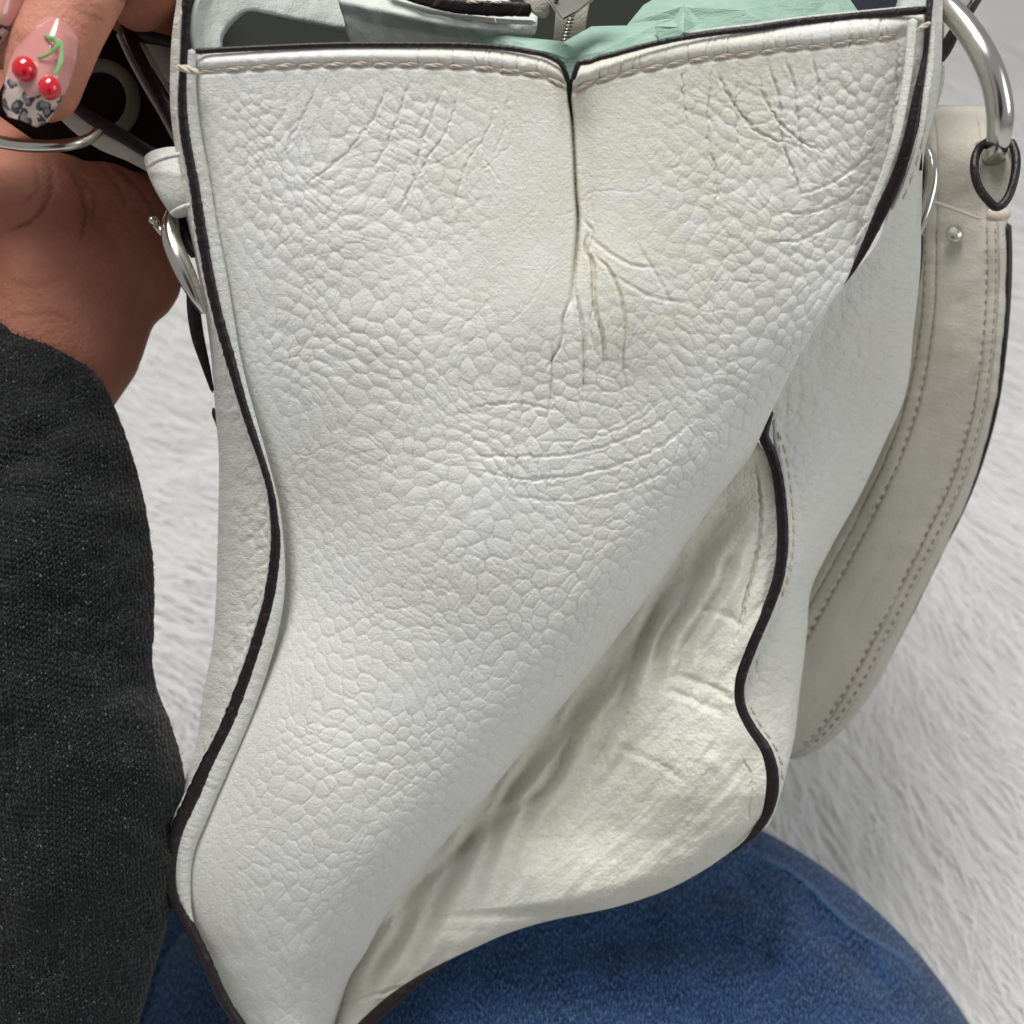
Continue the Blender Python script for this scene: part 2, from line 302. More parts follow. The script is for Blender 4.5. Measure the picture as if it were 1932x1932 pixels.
# pebbles: warped cells, larger and rounder at the left, drawn out along the seams
wx = U+26*fbm(U/150, V/150, 2, 1)*2; wy = V+26*fbm(U/150+9, V/150, 2, 2)*2
wx = wx+5*vn(U/22, V/22, 12); wy = wy+5*vn(U/22+4, V/22, 13)
dl = U-Lc(V); dr = Rc(V)-U
wx = wx-95*np.exp(-np.clip(dl, 0, 900)/75)+75*np.exp(-np.clip(dr, 0, 900)/85); wy = wy+60*np.exp(-np.clip(dr, 0, 900)/85)
a1 = math.radians(-38); X1 = (wx*math.cos(a1)-wy*math.sin(a1)); Y1 = (wx*math.sin(a1)+wy*math.cos(a1))
grow = 60*ss(800, 1500, U+.2*V); X1 = X1+.0*grow; f1, f2, cid = voro(X1/32.5, Y1/28, 3, .52); e = f2-f1
flatm = np.clip(ss(900, 1150, U)*ss(600, 820, V)+ss(900, 1150, V), 0, 1)
dome = (1-np.clip(f1/.62, 0, 1)**2)*(.75+.45*cid)-.22*gau(e, .055)
plate = (1-np.clip(f1/.60, 0, 1)**3)*(.75+.4*cid)+.35*ss(0, .22, e)-.18*gau(e, .045)+.20*vn(X1/15, Y1/15, 71)
peb = dome*(1-flatm)+plate*flatm
A = 1.-.86*gau(U-1000, 140)*(1-ss(480, 760, V))-.66*gau(U-1180, 130)*(1-ss(420, 760, V))
A *= ss(0, 90, V-sti(np.clip(U, 340, 1750)))*.85+.15
A *= (.35+.65*ss(0, 110, dl))*(1-.5*ss(1400, 1700, V)*(1-ss(40, 240, dl)))*(1-.1*ss(1650, 1900, V))
A *= .9+.25*gau(dr-90, 60)
A = np.clip(A*(1+.6*fbm(U/130, V/130, 2, 77)), 0, 1.3)
H += .33*A*(peb-.6)*(1-.25*flatm)
for cc_, sc_, kk in ((X1+7*vn(U/34, V/34, 31), 32.5, 32), (Y1+7*vn(U/34, V/34, 33), 28., 34), (X1*.55+Y1*.84+12*vn(U/34, V/34, 35), 44., 36)):
    q_ = np.abs((cc_/sc_) % 1-.5)*sc_; H -= .16*gau(q_-.0, 1.9)*np.clip(.25+1.6*fbm(U/75+kk, V/75, 2, kk), 0, 1)*np.clip(A, 0, 1)*ss(40, 110, dl)*ss(20, 90, dr)
bord = 1-ss(.06, .42, e)                             # fine split lines gather along the cell borders
g1, g2, _ = voro(X1/13+1.5*vn(U/9, V/9, 21), Y1/10, 8); g = g2-g1; am = .4+1.2*np.clip(fbm(U/70, V/70, 2, 30)+.4, 0, 1)
H -= .085*am*gau(g, .16)*(.25+.75*bord)*(.15+.95*flatm)*(.35+.65*ss(20, 120, dl))
H += .08*bord*A*(.15+.95*flatm)*fbm(U/5.5, V/5.5, 2, 41)
g1, g2, _ = voro(wx/8.3, wy/7.5, 18); H -= .020*gau(g2-g1, .2)*am
H += .05*fbm(U/7, V/7, 2, 40)
# drawn-out wrinkles that follow the seams
ll = ss(170, 30, dl); ll = 1-ss(20, 190, dl)
ph = dl/13+1.5*fbm(dl/60, V/120, 2, 60); H += .13*ll*ss(560, 800, V)*(np.sin(ph*2)*vn(dl/20, V/75, 61)*2)*ss(8, 40, dl)
rr = 1-ss(60, 330, dr); H += .24*rr*ss(150, 330, V)*(1-ss(1000, 1300, V))*np.sin(dr/9.5+2.2*fbm(U/80, V/80, 2, 62))*(.4+vn(U/60, V/60, 63))*ss(12, 60, dr)
H += .10*(1-ss(20, 230, dr))*ss(900, 1100, V)*np.sin(dr/8+2.5*fbm(U/70, V/70, 2, 64))*ss(5, 40, dr)
low = ss(1350, 1700, V)*(1-ss(60, 420, dl)); H += .22*low*fbm(dl/24, V/110, 3, 70)
H += 1.1*fbm(U/210, V/210, 2, 90)*ss(200, 500, V)    # soft hollows and swells
H += .9*ss(1650, 1900, V)*fbm(U/70, V/50, 2, 91)*(1-ss(560, 800, U)*.3)
# hem above the stitching, cleft between the two halves of the top
sv = sti(np.clip(U, 340, 1760)); H += .55*gau(V-(sv-16), 13)-.65*gau(V-sv, 6)-.25*gau(V-sv-6, 4)
H += .18*np.sin(U/5.5+3*vn(U/30, V/9, 5))*gau(V-(sv-8), 14)*vn(U/26, V/60, 6)*2
cu = U-cl(np.clip(V, 150, 640)); dec = (1-ss(380, 600, V))*ss(100, 130, V)
H -= 3.6*dec*gau(cu, 3.2)+2.9*dec*ss(140, 260, V)*gau(np.clip(cu, 0, 400), 42)*(cu > 0)+1.8*dec*ss(140, 260, V)*gau(cu, 26)*(cu <= 0)
H += 1.6*gau(cu-95, 60)*gau(V-560, 110)+1.0*gau(cu+70, 45)*gau(V-600, 90)
H -= 1.0*gau(cu, 5)*(1-ss(560, 600, V))*ss(380, 420, V)
rim = (1-ss(0, 26, V-top(np.clip(U, 340, 1760)))); H -= 1.6*rim**2
G = lambda p, w_, d_, r_=1.2, k=0: groove(H, U, V, p, w_, d_, r_, k)
G([(1112, 430), (1104, 470), (1118, 500), (1121, 574), (1137, 640), (1141, 720)], 4, 1.5)
G([(1083, 540), (1090, 574), (1101, 640), (1101, 767)], 3.4, 1.1)
G([(1118, 480), (1150, 510), (1170, 560), (1180, 620), (1176, 680), (1180, 750)], 3.4, .9)
G([(1104, 440), (1140, 470), (1190, 500), (1250, 505)], 4, .35)
G([(1079, 560), (1062, 600), (1060, 640), (1030, 700)], 3.3, .9); G([(1040, 640), (1042, 700), (1034, 790)], 2.8, .7)
G([(1100, 415), (1118, 440), (1110, 480)], 3, .5); G([(1120, 570), (1112, 620), (1122, 660)], 3, .4)
G([(1195, 450), (1260, 560), (1275, 640)], 4, .3); G([(1150, 515), (1230, 560), (1300, 570)], 4, .3)
for p, wd, dp in [([(600, 160), (560, 240), (530, 300)], 3, .25), ([(735, 160), (700, 230), (640, 300), (560, 360)], 3, .3), ([(775, 150), (740, 250), (700, 330)], 3, .28),
                  ([(840, 160), (800, 260), (780, 340), (740, 420)], 3.4, .34), ([(868, 150), (850, 230), (790, 330), (770, 420)], 3, .3), ([(940, 150), (925, 240), (880, 310), (850, 420)], 3, .25),
                  ([(960, 165), (955, 230), (930, 300)], 2.6, .2), ([(1290, 125), (1288, 190), (1295, 245)], 3, .35), ([(1345, 118), (1340, 180), (1335, 250), (1350, 330), (1352, 420)], 3.2, .42),
                  ([(1392, 115), (1388, 200), (1390, 300)], 3, .35), ([(1350, 130), (1380, 190), (1430, 250), (1500, 275)], 3.6, .5), ([(1445, 110), (1470, 190), (1475, 260), (1500, 330), (1510, 380)], 3.6, .55),
                  ([(1480, 105), (1500, 170), (1505, 240), (1520, 330)], 3.4, .5), ([(1530, 100), (1545, 170), (1542, 240)], 3, .4), ([(1430, 140), (1450, 200), (1500, 260), (1560, 290)], 3.6, .45),
                  ([(1500, 370), (1560, 350), (1620, 310), (1660, 270)], 4, .4), ([(1460, 400), (1530, 400), (1600, 370), (1650, 320)], 4, .4), ([(1440, 460), (1520, 450), (1590, 410)], 4, .38),
                  ([(880, 885), (1000, 905), (1120, 890), (1230, 850), (1330, 780)], 4.2, .34), ([(860, 860), (1000, 862), (1110, 850), (1220, 810), (1290, 760)], 4, .3), ([(940, 930), (1060, 945), (1200, 915), (1330, 840)], 4, .24),
                  ([(1000, 830), (1090, 832), (1190, 800), (1270, 740)], 3.6, .2), ([(880, 770), (960, 760), (1060, 775)], 3.6, .3), ([(1694, 60), (1690, 180), (1672, 300), (1640, 400), (1600, 480)], 3.4, .6)]:
    G(p, wd*.85, dp*1.15, 3.4, int(p[0][0]))
for q in range(60):                                  # many short random creases
    x0 = random.uniform(420, 1560); y0 = random.uniform(150, 1500)
    if Rc(y0)-x0 < 20: continue
    a0 = random.gauss(1.9, .45) if x0 < 1150 else random.gauss(1.35, .5)
    if y0 > 700: a0 = random.choice([random.gauss(2.4, .35), random.gauss(.5, .35), random.gauss(1.5, .3)])
    Ln = random.uniform(70, 170); p = [(x0, y0)]
    for z in range(3): a0 += random.gauss(0, .28); p.append((p[-1][0]+math.cos(a0)*Ln/3, p[-1][1]+math.sin(a0)*Ln/3))
    G(p, random.uniform(1.8, 2.5), random.uniform(.07, .16), 3.2, q)
for q in range(46):
    x0 = random.uniform(700, 1700)
    if abs(x0-1077) > 25: yt = float(top(np.array(x0))); G([(x0, yt+3), (x0+random.uniform(-4, 4), yt+14), (x0+random.uniform(-6, 6), float(sti(np.array(x0)))+random.uniform(-6, 14))], 1.7, random.uniform(.2, .5), .8, q)
# stains (real discolouration): cream rub marks round the pleat, by the hem and at the right
st = 1.0*gau(U-1130, 280)*gau(V-330, 330)+.5*gau(U-1400, 230)*gau(V-250, 220)+.4*gau(U-1240, 150)*gau(V-640, 90)+.25*gau(V-sv-40, 60)*ss(700, 900, U)
st = np.clip(st*(1+1.3*fbm(U/60, V/60, 3, 55)), 0, 1); sp = np.clip(fbm(U/16, V/16, 3, 56)-.34, 0, 1)*3*gau(V-1030, 260)*gau(U-1150, 330)
st = np.clip(st+sp, 0, 1)[..., None]; crk = np.clip(gau(e, .05)*A*.34*(1-flatm*.55)*(.4+1.4*np.clip(.5+fbm(U/40, V/40, 2, 57), 0, 1)), 0, .35)[..., None]
tint = (1-st)*np.array([1, 1, 1.])+st*np.array([.945, .925, .83]); tint = tint*(1-crk*.6)
# roll under past the right-hand edge
ex = np.arange(1, 13)[None, :]; off = np.r_[1.2, 1.8, 1.8, 1, 0, -2, -5, -9, -14, -20, -27, -34][None, :]; dp = np.cumsum([.0005, .0008, .001, .0013, .0016, .002, .0024, .0026, .003, .003, .003, .003])[None, :]
U2 = U[:, -1:]+off; V2 = V[:, -1:]+0*off; D2 = (D-H/1000)[:, -1:]+dp
U_ = np.hstack([U, U2]); V_ = np.hstack([V, V2]); D_ = np.hstack([D-H/1000, D2]); T_ = np.concatenate([tint, np.repeat(tint[:, -1:], 12, 1)], 1)
grid('end_panel', U_, V_, D_, M['leather'], bag, T_)['label'] = 'bulging pebbled upper part of the gusset'

# ---- lower panel (the smooth pocket under the diagonal fold)
Rl = curve([(760, 1452), (783, 1443), (824, 1428), (861, 1447), (917, 1460), (1009, 1466), (1083, 1459), (1148, 1439), (1222, 1407), (1287, 1386), (1334, 1388), (1375, 1407), (1417, 1434), (1463, 1445), (1500, 1443), (1540, 1434), (1579, 1413), (1606, 1378), (1643, 1324), (1686, 1238), (1713, 1152), (1737, 1035), (1756, 970), (1788, 895), (1829, 810), (1875, 741), (1912, 708), (1975, 670)])
def seam_d(v): return np.interp(v, [0, 150, 260, 370, 480, 540, 680, 790, 1000, 1290, 1500, 1580, 1700, 1800, 1975], [.268, .272, .276, .283, .291, .300, .320, .332, .338, .345, .352, .357, .362, .366, .368])
nr, nc = 640, 420
V = np.linspace(760, 1975, nr)[:, None]+0*np.zeros((1, nc)); s = np.linspace(0, 1, nc)[None, :]+0*V
ul = Rc(V)-34; U = ul+s*(np.maximum(Rl(V), ul+20)-ul)
df = Dup(Rc(V), V)+.010
d0 = np.maximum(df, seam_d(V)-.004); D = d0*(1-s)+seam_d(V)*s
wid = np.maximum(U-Rc(V), 0); wr = np.maximum(Rl(V)-U, 0); ww = np.maximum(Rl(V)-Rc(V), 1)
D = D+.0045*gau(wid-40, 50)*ss(900, 1050, V)*(1-ss(1650, 1850, V))-.012*gau(U-1330, 170)*gau(V-1470, 170)-.004*gau(U-1390, 70)*gau(V-1150, 130)-.006*gau(U-1080, 150)*gau(V-1660, 90)
slp = np.gradient(Rl(V), axis=0)/np.gradient(V, axis=0); wrp = wr/np.sqrt(1+slp**2)
D = D+.011*np.clip(1-wrp/60, 0, 1)**2.2*ss(1480, 1620, V)
H = np.zeros_like(U); q = wid/15+2.4*fbm(U/190, V/190, 2, 100); al = (U*.63-V*.77)
H += 1.6*np.sin((U+.45*V)*.121+2.6*fbm(U/110, V/110, 2, 99))*gau(wid-90, 110)*(.55+1.1*np.clip(vn(U/90, V/90, 98)+.4, 0, 1))*ss(960, 1120, V)*(1-ss(1800, 1900, V))
H += .9*np.sin(q*1.35)*gau(wid-60, 75)*(.45+.8*vn(al/120, wid/60, 101))*ss(900, 1080, V)*(1-ss(1780, 1900, V))
H += 1.5*fbm(wid/42, al/170, 3, 102)*ss(10, 60, wid)*ss(900, 1000, V)
H += .7*fbm(U/45, V/34, 3, 103)*(1-ss(1560, 1700, V)*.5)
H += .5*np.sin((V-.45*U)/13+2*fbm(U/60, V/40, 2, 104))*gau(wr-85, 70)*ss(950, 1100, V)*(1-ss(1430, 1560, V))*(.4+vn(U/50, V/40, 105))
w1, w2, _ = voro((U+7*vn(U/14, V/14, 3)+.3*V)/13, (V+7*vn(U/14, V/14, 4))/9.5, 110); H -= .14*gau(w2-w1, .20)*(.5+np.clip(.5+fbm(U/50, V/50, 2, 112), 0, 1)); H += .6*fbm((U+.4*V)/30, (V-.3*U)/60, 2, 113)*ss(20, 90, wid)
H += .12*fbm((U+.8*V)/9, (V-.5*U)/14, 2, 111)
G = lambda p, w_, d_, r_=1.2, k=0: groove(H, U, V, p, w_, d_, r_, k)
for p, wd, dp in [([(1270, 1090), (1230, 1180), (1203, 1244), (1180, 1330), (1140, 1419), (1110, 1490)], 11, 2.2), ([(1195, 1180), (1165, 1276), (1090, 1379), (1045, 1478), (940, 1550), (790, 1673), (700, 1780)], 9, 1.9),
                  ([(1100, 1320), (1020, 1440), (900, 1570), (850, 1640)], 8, 1.4), ([(1310, 1145), (1370, 1160), (1410, 1190)], 7, .9), ([(1271, 1276), (1330, 1290), (1390, 1325)], 7, 1.0),
                  ([(1250, 1300), (1310, 1320), (1370, 1352)], 7, .8), ([(1060, 1500), (1000, 1620), (960, 1690)], 10, 1.0), ([(1395, 1420), (1418, 1470), (1412, 1530), (1415, 1560)], 3, .8),
                  ([(1420, 850), (1433, 930), (1434, 1010), (1420, 1080), (1402, 1150), (1390, 1230)], 3.6, 1.6), ([(1300, 1050), (1350, 980), (1390, 930)], 12, 1.4), ([(1150, 1400), (1240, 1440), (1300, 1480)], 8, .6), ([(620, 1900), (720, 1875), (830, 1838), (880, 1800)], 4, .9)]:
    G(p, wd, dp, 2.5, int(p[0][0]))
st = np.clip(.65+.9*fbm(U/90, V/90, 3, 120)+.3*gau(wid-30, 60), 0, 1)[..., None]; tint = (1-st)+st*np.array([.99, .985, .915])
off = np.r_[.5, .8, .5, 0, -1, -3, -6, -9, -13, -18, -24, -30][None, :]; dpp = np.cumsum([.0005, .0008, .001, .0013, .0018, .0024, .003, .003, .004, .004, .005, .006])[None, :]
U_ = np.hstack([U, U[:, -1:]+off]); V_ = np.hstack([V, V[:, -1:]+.5*off]); D_ = np.hstack([D-H/1000, (D-H/1000)[:, -1:]+dpp]); T_ = np.concatenate([tint, np.repeat(tint[:, -1:], 12, 1)], 1)
grid('folded_panel', U_, V_, D_, M['smooth_leather'], bag, T_)['label'] = 'smooth creased lower part of the gusset under the diagonal fold'

# ---- side faces, receding
def vpatch(name, curves, mat, v0, v1, nr, sub, H=None, parent=bag):
    V = np.linspace(v0, v1, nr)[:, None]; ks = np.linspace(0, len(curves)-1, sub)
    uu = np.hstack([c(V, 1) for c in curves]); dd = np.hstack([c(V, 2) for c in curves]); U = np.zeros((nr, sub)); D = np.zeros((nr, sub))
    m = len(curves)
    def cr(a, k):
        i = int(min(k, m-2)); f = k-i; g = lambda j: a[:, j] if 0 <= j < m else (2*a[:, 0]-a[:, 1] if j < 0 else 2*a[:, -1]-a[:, -2])
        p0, p1, p2, p3 = g(i-1), g(i), g(i+1), g(i+2); return .5*(2*p1+(-p0+p2)*f+(2*p0-5*p1+4*p2-p3)*f*f+(-p0+3*p1-3*p2+p3)*f**3)
    for j, k in enumerate(ks): U[:, j] = cr(uu, k); D[:, j] = cr(dd, k)
    V = V+0*U
    if H is not None: D = D-H(U, V)/1000
    return grid(name, U, V, D, mat, parent)
VS = [-120, 0, 60, 150, 260, 370, 480, 540, 680, 790, 861, 917, 1009, 1083, 1148, 1222, 1287, 1334, 1375, 1417, 1463, 1500, 1540, 1580]
Us = [1766, 1760, 1756, 1750, 1728, 1690, 1640, 1585, 1470, 1440, 1460, 1478, 1486, 1479, 1458, 1427, 1406, 1408, 1427, 1454, 1466, 1464, 1452, 1428]
SR = curve([(v, u, float(seam_d(v))+.002) for v, u in zip(VS, Us)])
SIL = curve([(-120, 1782, .300), (0, 1779, .300), (60, 1778, .300), (130, 1776, .302), (200, 1767, .305), (280, 1746, .312), (400, 1738, .325), (500, 1734, .335), (620, 1718, .35), (755, 1697, .366), (833, 1664, .374), (931, 1621, .38), (1033, 1566, .382), (1111, 1530, .382), (1195, 1521, .380), (1310, 1506, .376), (1403, 1496, .372), (1463, 1482, .369), (1500, 1472, .368), (1540, 1458, .369), (1580, 1436, .372)])
mid = curve([(v, float(SR(v))*.48+float(SIL(v))*.52, float(SR(v, 2))*.72+float(SIL(v, 2))*.28) for v in np.linspace(-120, 1580, 40)])
back = curve([(v, float(SIL(v))-12, float(SIL(v, 2))+.05) for v in np.linspace(-120, 1580, 30)]); back2 = curve([(v, float(SIL(v))-70, float(SIL(v, 2))+.22) for v in np.linspace(-120, 1580, 30)])
def peb_s(U, V):
    f1, f2, c = voro((U+10*vn(U/40, V/40, 7)+.4*V)/27, (V+10*vn(U/40, V/40, 8)-.4*U)/31, 130); return .42*ss(0, .4, f2-f1)*(.4+.9*np.clip(.5+fbm(U/90, V/90, 2, 9), 0, 1))+.5*fbm(U/60, V/90, 2, 131)
vpatch('right_face', [SR, mid, SIL, back, back2], M['side_leather'], -110, 1562, 560, 170, peb_s)
SL = curve([(p[1], p[0], float(base(p[1]))+.0015) for p in Bl])
SILL = curve([(-120, 338, .29), (0, 333, .29), (60, 325, .292), (130, 321, .295), (200, 321, .297), (300, 333, .303), (400, 349, .31), (500, 370, .316), (600, 389, .322), (700, 401, .328), (780, 407, .333), (860, 414, .338), (950, 414, .343), (1050, 412, .348), (1150, 408, .352), (1230, 400, .355), (1300, 385, .358), (1400, 371, .358), (1470, 349, .358), (1540, 325, .356), (1600, 312, .356), (1680, 318, .36), (1800, 380, .37), (1990, 490, .38)])
midl = curve([(v, float(SL(v))*.45+float(SILL(v))*.55, float(SL(v, 2))*.72+float(SILL(v, 2))*.28) for v in np.linspace(-120, 1990, 50)])
bl1 = curve([(v, float(SILL(v))+14, float(SILL(v, 2))+.05) for v in np.linspace(-120, 1990, 30)]); bl2 = curve([(v, float(SILL(v))+80, float(SILL(v, 2))+.22) for v in np.linspace(-120, 1990, 30)])
vpatch('left_face', [SL, midl, SILL, bl1, bl2], M['side_leather'], -110, 1985, 600, 110, peb_s)
# bag underside
0 and band('base_panel', [(500, 2010, .385, 60), (900, 1840, .40, 70), (1350, 1640, .40, 60)], M['side_leather'], bag, .3)

# ---- dark painted edges and rolled leather beads
band('painted_edge', [(p[0], p[1], float(base(p[1]))-.0004, p[2]) for p in Bl], M['edge'], bag, .5, n=320, rag=.06, bump=.08)
rg = []
for v in np.linspace(92, 1800, 60):
    r = float(Blu(v))+float(Blw(v))*.75; l = float(Lc(v)); rg.append(((r+l)/2, v, float(base(v))+.0004, max((l-r)/2+.5, 2.0)))
band('rolled_bead', rg, M['edge_leather'], bag, .75, n=420, rag=.02, bump=.03)
band('cut_edge', [(float(Blu(v))-float(Blw(v))-1.5, v, float(base(v))+.0009, 3.2) for v in np.linspace(20, 1560, 60)], M['edge_leather'], bag, .8, n=240, rag=.15)
us = np.linspace(368, 1073, 60); band('top_edge', [(u, float(Tc(u))-2, float(base(90))+.0006+(.0022*float(gau(u-1076, 10))), 5.2) for u in us], M['edge'], bag, .8, n=200, rag=.04)
us = np.linspace(1080, 1748, 60); band('top_edge', [(u, float(Tc2(u))-2, float(base(60))+.0006+(.0022*float(gau(u-1076, 10))), 5.2+2*ss(1300, 1700, u)) for u in us], M['edge'], bag, .8, n=200, rag=.04)
us = np.linspace(1300, 1735, 20); band('lining_rim', [(u, float(Tc2(u))-9, .2745, 3) for u in us], M['edge_leather'], bag, .8, n=60)
band('painted_edge', [(1757, -30, .2675, 7), (1752, 30, .268, 6), (1747, 90, .2695, 5), (1739, 140, .2705, 7), (1729, 190, .272, 9), (1716, 260, .2745, 11), (1694, 331, .279, 12), (1664, 397, .283, 12), (1637, 456, .288, 9), (1613, 503, .292, 5), (1589, 541, .2975, 1)], M['edge'], bag, .5, n=120, rag=.02)
band('painted_edge', [(1458, 775, .3305, 3), (1446, 800, .331, 8), (1441, 824, .331, 10), (1457, 861, .332, 10), (1470, 917, .334, 10), (1477, 1009, .3355, 10.5), (1470, 1083, .337, 10.5), (1449, 1148, .339, 10.5), (1417, 1222, .341, 11), (1396, 1287, .343, 10), (1398, 1334, .344, 10), (1417, 1375, .3455, 11), (1445, 1417, .347, 12), (1457, 1463, .349, 12.5), (1454, 1505, .351, 13), (1440, 1546, .353, 10), (1414, 1582, .3565, 5), (1380, 1610, .361, 2)], M['edge'], bag, .5, n=200, rag=.02)
band('rolled_bead', [(1462, 790, .332, 5), (1466, 840, .332, 6), (1480, 917, .3345, 6), (1489, 1009, .336, 6), (1482, 1080, .3375, 5), (1470, 1120, .339, 3)], M['edge_leather'], bag, .8, n=80)
band('rolled_bead', [(1757, 30, .2695, 6), (1755, 110, .2705, 7), (1747, 180, .2715, 6), (1735, 260, .2745, 5), (1712, 331, .279, 4), (1682, 397, .284, 4)], M['edge_leather'], bag, .8, n=80)
band('rolled_bead', [(1722, 34, .268, 9), (1716, 110, .2695, 8), (1706, 180, .271, 8), (1690, 260, .273, 8), (1664, 340, .277, 7), (1630, 420, .2815, 6)], M['edge_leather'], bag, .45, n=80, bump=.05)
band('base_edge', [(850, 1812, .372, 1.5), (800, 1842, .373, 6), (745, 1885, .374, 12), (700, 1925, .375, 13), (650, 1975, .377, 13)], M['edge'], bag, .5, n=50)

# ---- stitches: one twisted thread mesh, placed again and again
def stitch_mesh(name, mat):
    bm = bmesh.new()
    for ply in (0, 1, 2):
        rings = []
        for i in range(9):
            x = i/8-.5; a = i/8*4.6+ply*2.094; taper = math.sqrt(max(0, 1-(2*x)**2))*.9+.1
            cx, cy, cz = x, math.cos(a)*.065*taper, math.sin(a)*.065*taper+.02*taper
            rings.append([bm.verts.new((cx, cy+math.cos(b)*.065*taper, cz+math.sin(b)*.065*taper)) for b in np.linspace(0, 2*math.pi, 6)[:-1]])
        for r0, r1 in zip(rings, rings[1:]):
            for j in range(5): bm.faces.new((r0[j], r0[(j+1) % 5], r1[(j+1) % 5], r1[j]))
    me = bpy.data.meshes.new(name); bm.to_mesh(me); bm.free(); me.materials.append(mat)
    me.polygons.foreach_set('use_smooth', [True]*len(me.polygons)); return me
SM = stitch_mesh('stitch', M['thread']); SM2 = stitch_mesh('strap_stitch', M['thread2'])
def put_stitch(p, q, parent, me=SM, fat=1., name='stitch'):
    a = Vector(PW(*p)); b = Vector(PW(*q)); x = (b-a); L = x.length; x.normalize(); z = (CAM-a).normalized(); y = z.cross(x).normalized(); z = x.cross(y)
    o = bpy.data.objects.new(name, me); COL.objects.link(o); o.parent = parent
    R = Matrix((x, y, z)).transposed().to_4x4(); o.matrix_world = Matrix.Translation((a+b)/2) @ R @ Matrix.Diagonal((L, L*fat, L*fat, 1)); return o
def stitch_run(path, pitch, ratio, parent, me=SM, fat=1., tilt=0.):
    a = smooth(path, 600); l = np.r_[0, np.cumsum(np.linalg.norm(np.diff(a[:, :2], axis=0), axis=1))]; k = 0
    at = lambda s_: tuple(np.interp(s_, l, a[:, j]) for j in range(3))
    while k+pitch*ratio < l[-1]:
        p = at(k); q = at(k+pitch*ratio*random.uniform(.93, 1.04)); dz = random.uniform(-1, 1)*.7
        put_stitch((p[0], p[1]+tilt+dz, p[2]), (q[0], q[1]-tilt+dz, q[2]), parent, me, fat); k += pitch*random.uniform(.97, 1.03)
put_stitch((331, 125, .2690), (378, 138, .2687), bag, SM, 1.25); put_stitch((1728, 58, .2655), (1757, 42, .2655), bag, SM, 1.3)
sd = lambda u, v: float(Dup(np.array(u), np.array(v)))+.0002
stitch_run([(u, float(Sc(u)), sd(u, Sc(u))) for u in np.linspace(378, 1072, 40)], 47, .90, bag, SM, .88, 1.6)
stitch_run([(u, float(Sc2(u)), sd(u, Sc2(u))) for u in np.linspace(1083, 1722, 40)], 45, .88, bag, SM, .86, 1.8)
stitch_run([(float(Blu(v))-17, v, float(base(v))+.0055) for v in np.linspace(1120, 1500, 30)], 30, .75, bag, SM, 1.1)
stitch_run([(1762, 60, .270), (1759, 130, .2705), (1752, 190, .272), (1741, 262, .275), (1722, 331, .279), (1694, 397, .284)], 33, .8, bag, SM, 1.)
stitch_run([(1468, 815, .331), (1483, 860, .3305), (1493, 930, .3325), (1498, 1009, .334), (1491, 1080, .3365), (1474, 1130, .340)], 25, .8, bag, SM, 1.15)
stitch_run([(1416, 1330, .3425), (1433, 1366, .344), (1457, 1398, .3455), (1475, 1438, .3475), (1477, 1480, .3495)], 27, .8, bag, SM, 1.2)

# ---- inside of the bag
def poly(name, rows, mat, parent, n=(24, 60), bumpy=0., k=0, th=.0012):
    rs = [smooth(r, n[1]) for r in rows]; A_ = np.array(rs); m = len(rs); ks = np.linspace(0, m-1, n[0]); O = []
    for kk in ks:
        i = int(min(kk, m-2)) if m > 1 else 0; f = kk-i; O.append(A_[i]*(1-f)+A_[i+1]*f)
    O = np.array(O); U, V, D = O[..., 0], O[..., 1], O[..., 2]
    if bumpy: D = D+bumpy*fbm(U/25, V/25, 3, k)
    o = grid(name, U, V, D, mat, parent)
    if th: thick(o, th)
    return o
poly('back_wall_lining', [[(330, -120, .46), (900, -120, .48), (1780, -120, .46)], [(330, 120, .40), (900, 140, .42), (1780, 120, .40)], [(380, 400, .34), (900, 420, .35), (1650, 400, .34)]], M['lining'], bag)
poly('inner_facing', [[(366, 96, .275), (362, 50, .276), (372, 0, .279), (400, -40, .285), (470, -75, .30), (620, -80, .33), (760, -60, .34)],
                      [(384, 96, .279), (380, 55, .281), (396, 5, .285), (425, -14, .292), (480, -24, .302), (640, -26, .325), (760, 0, .34)],
                      [(412, 96, .284), (413, 66, .286), (432, 38, .291), (462, 18, .298), (500, 22, .304), (620, 48, .318), (760, 66, .332)],
                      [(416, 98, .288), (417, 70, .290), (436, 42, .295), (464, 22, .302), (504, 27, .308), (620, 54, .322), (760, 72, .336)]], M['inner_leather'], bag, (40, 90), .0006, 3)
poly('pocket_flap', [[(618, -60, .305), (700, -52, .306), (860, -30, .307), (1014, 26, .308)], [(632, -10, .299), (720, 4, .3), (850, 36, .3), (1013, 52, .302)], [(640, 4, .2985), (722, 20, .2985), (850, 46, .2995), (1010, 62, .302)], [(650, 40, .302), (722, 46, .303), (850, 66, .304), (980, 78, .306)], [(668, 110, .31), (730, 120, .31), (850, 124, .312), (990, 130, .312)]], M['inner_leather'], bag, (40, 60), .0008, 5)
band('pocket_edge', [(730, -26, .297, 9), (790, -4, .2965, 11), (850, 10, .2965, 12), (920, 16, .297, 13), (975, 17, .297, 13), (1004, 20, .297, 11)], M['edge'], bag, .5, n=60, power=3.4, rag=.03)
band('pocket_piping', [(660, -36, .301, 6), (735, 2, .300, 6), (830, 24, .2995, 6), (920, 38, .2995, 5), (1012, 43, .300, 4)], M['edge_leather'], bag, .8, n=50)
for p in [((880, 4), (912, 2)), ((925, 4), (948, 5)), ((921, 33), (936, 35)), ((932, 31), (936, 44))]: put_stitch((*p[0], .2955), (*p[1], .2955), bag, SM, 1.)
band('zip_tape', [(1090, -60, .335, 34), (1078, 30, .337, 30), (1070, 110, .345, 28)], M['strap_leather'], bag, .06, n=20, power=4)
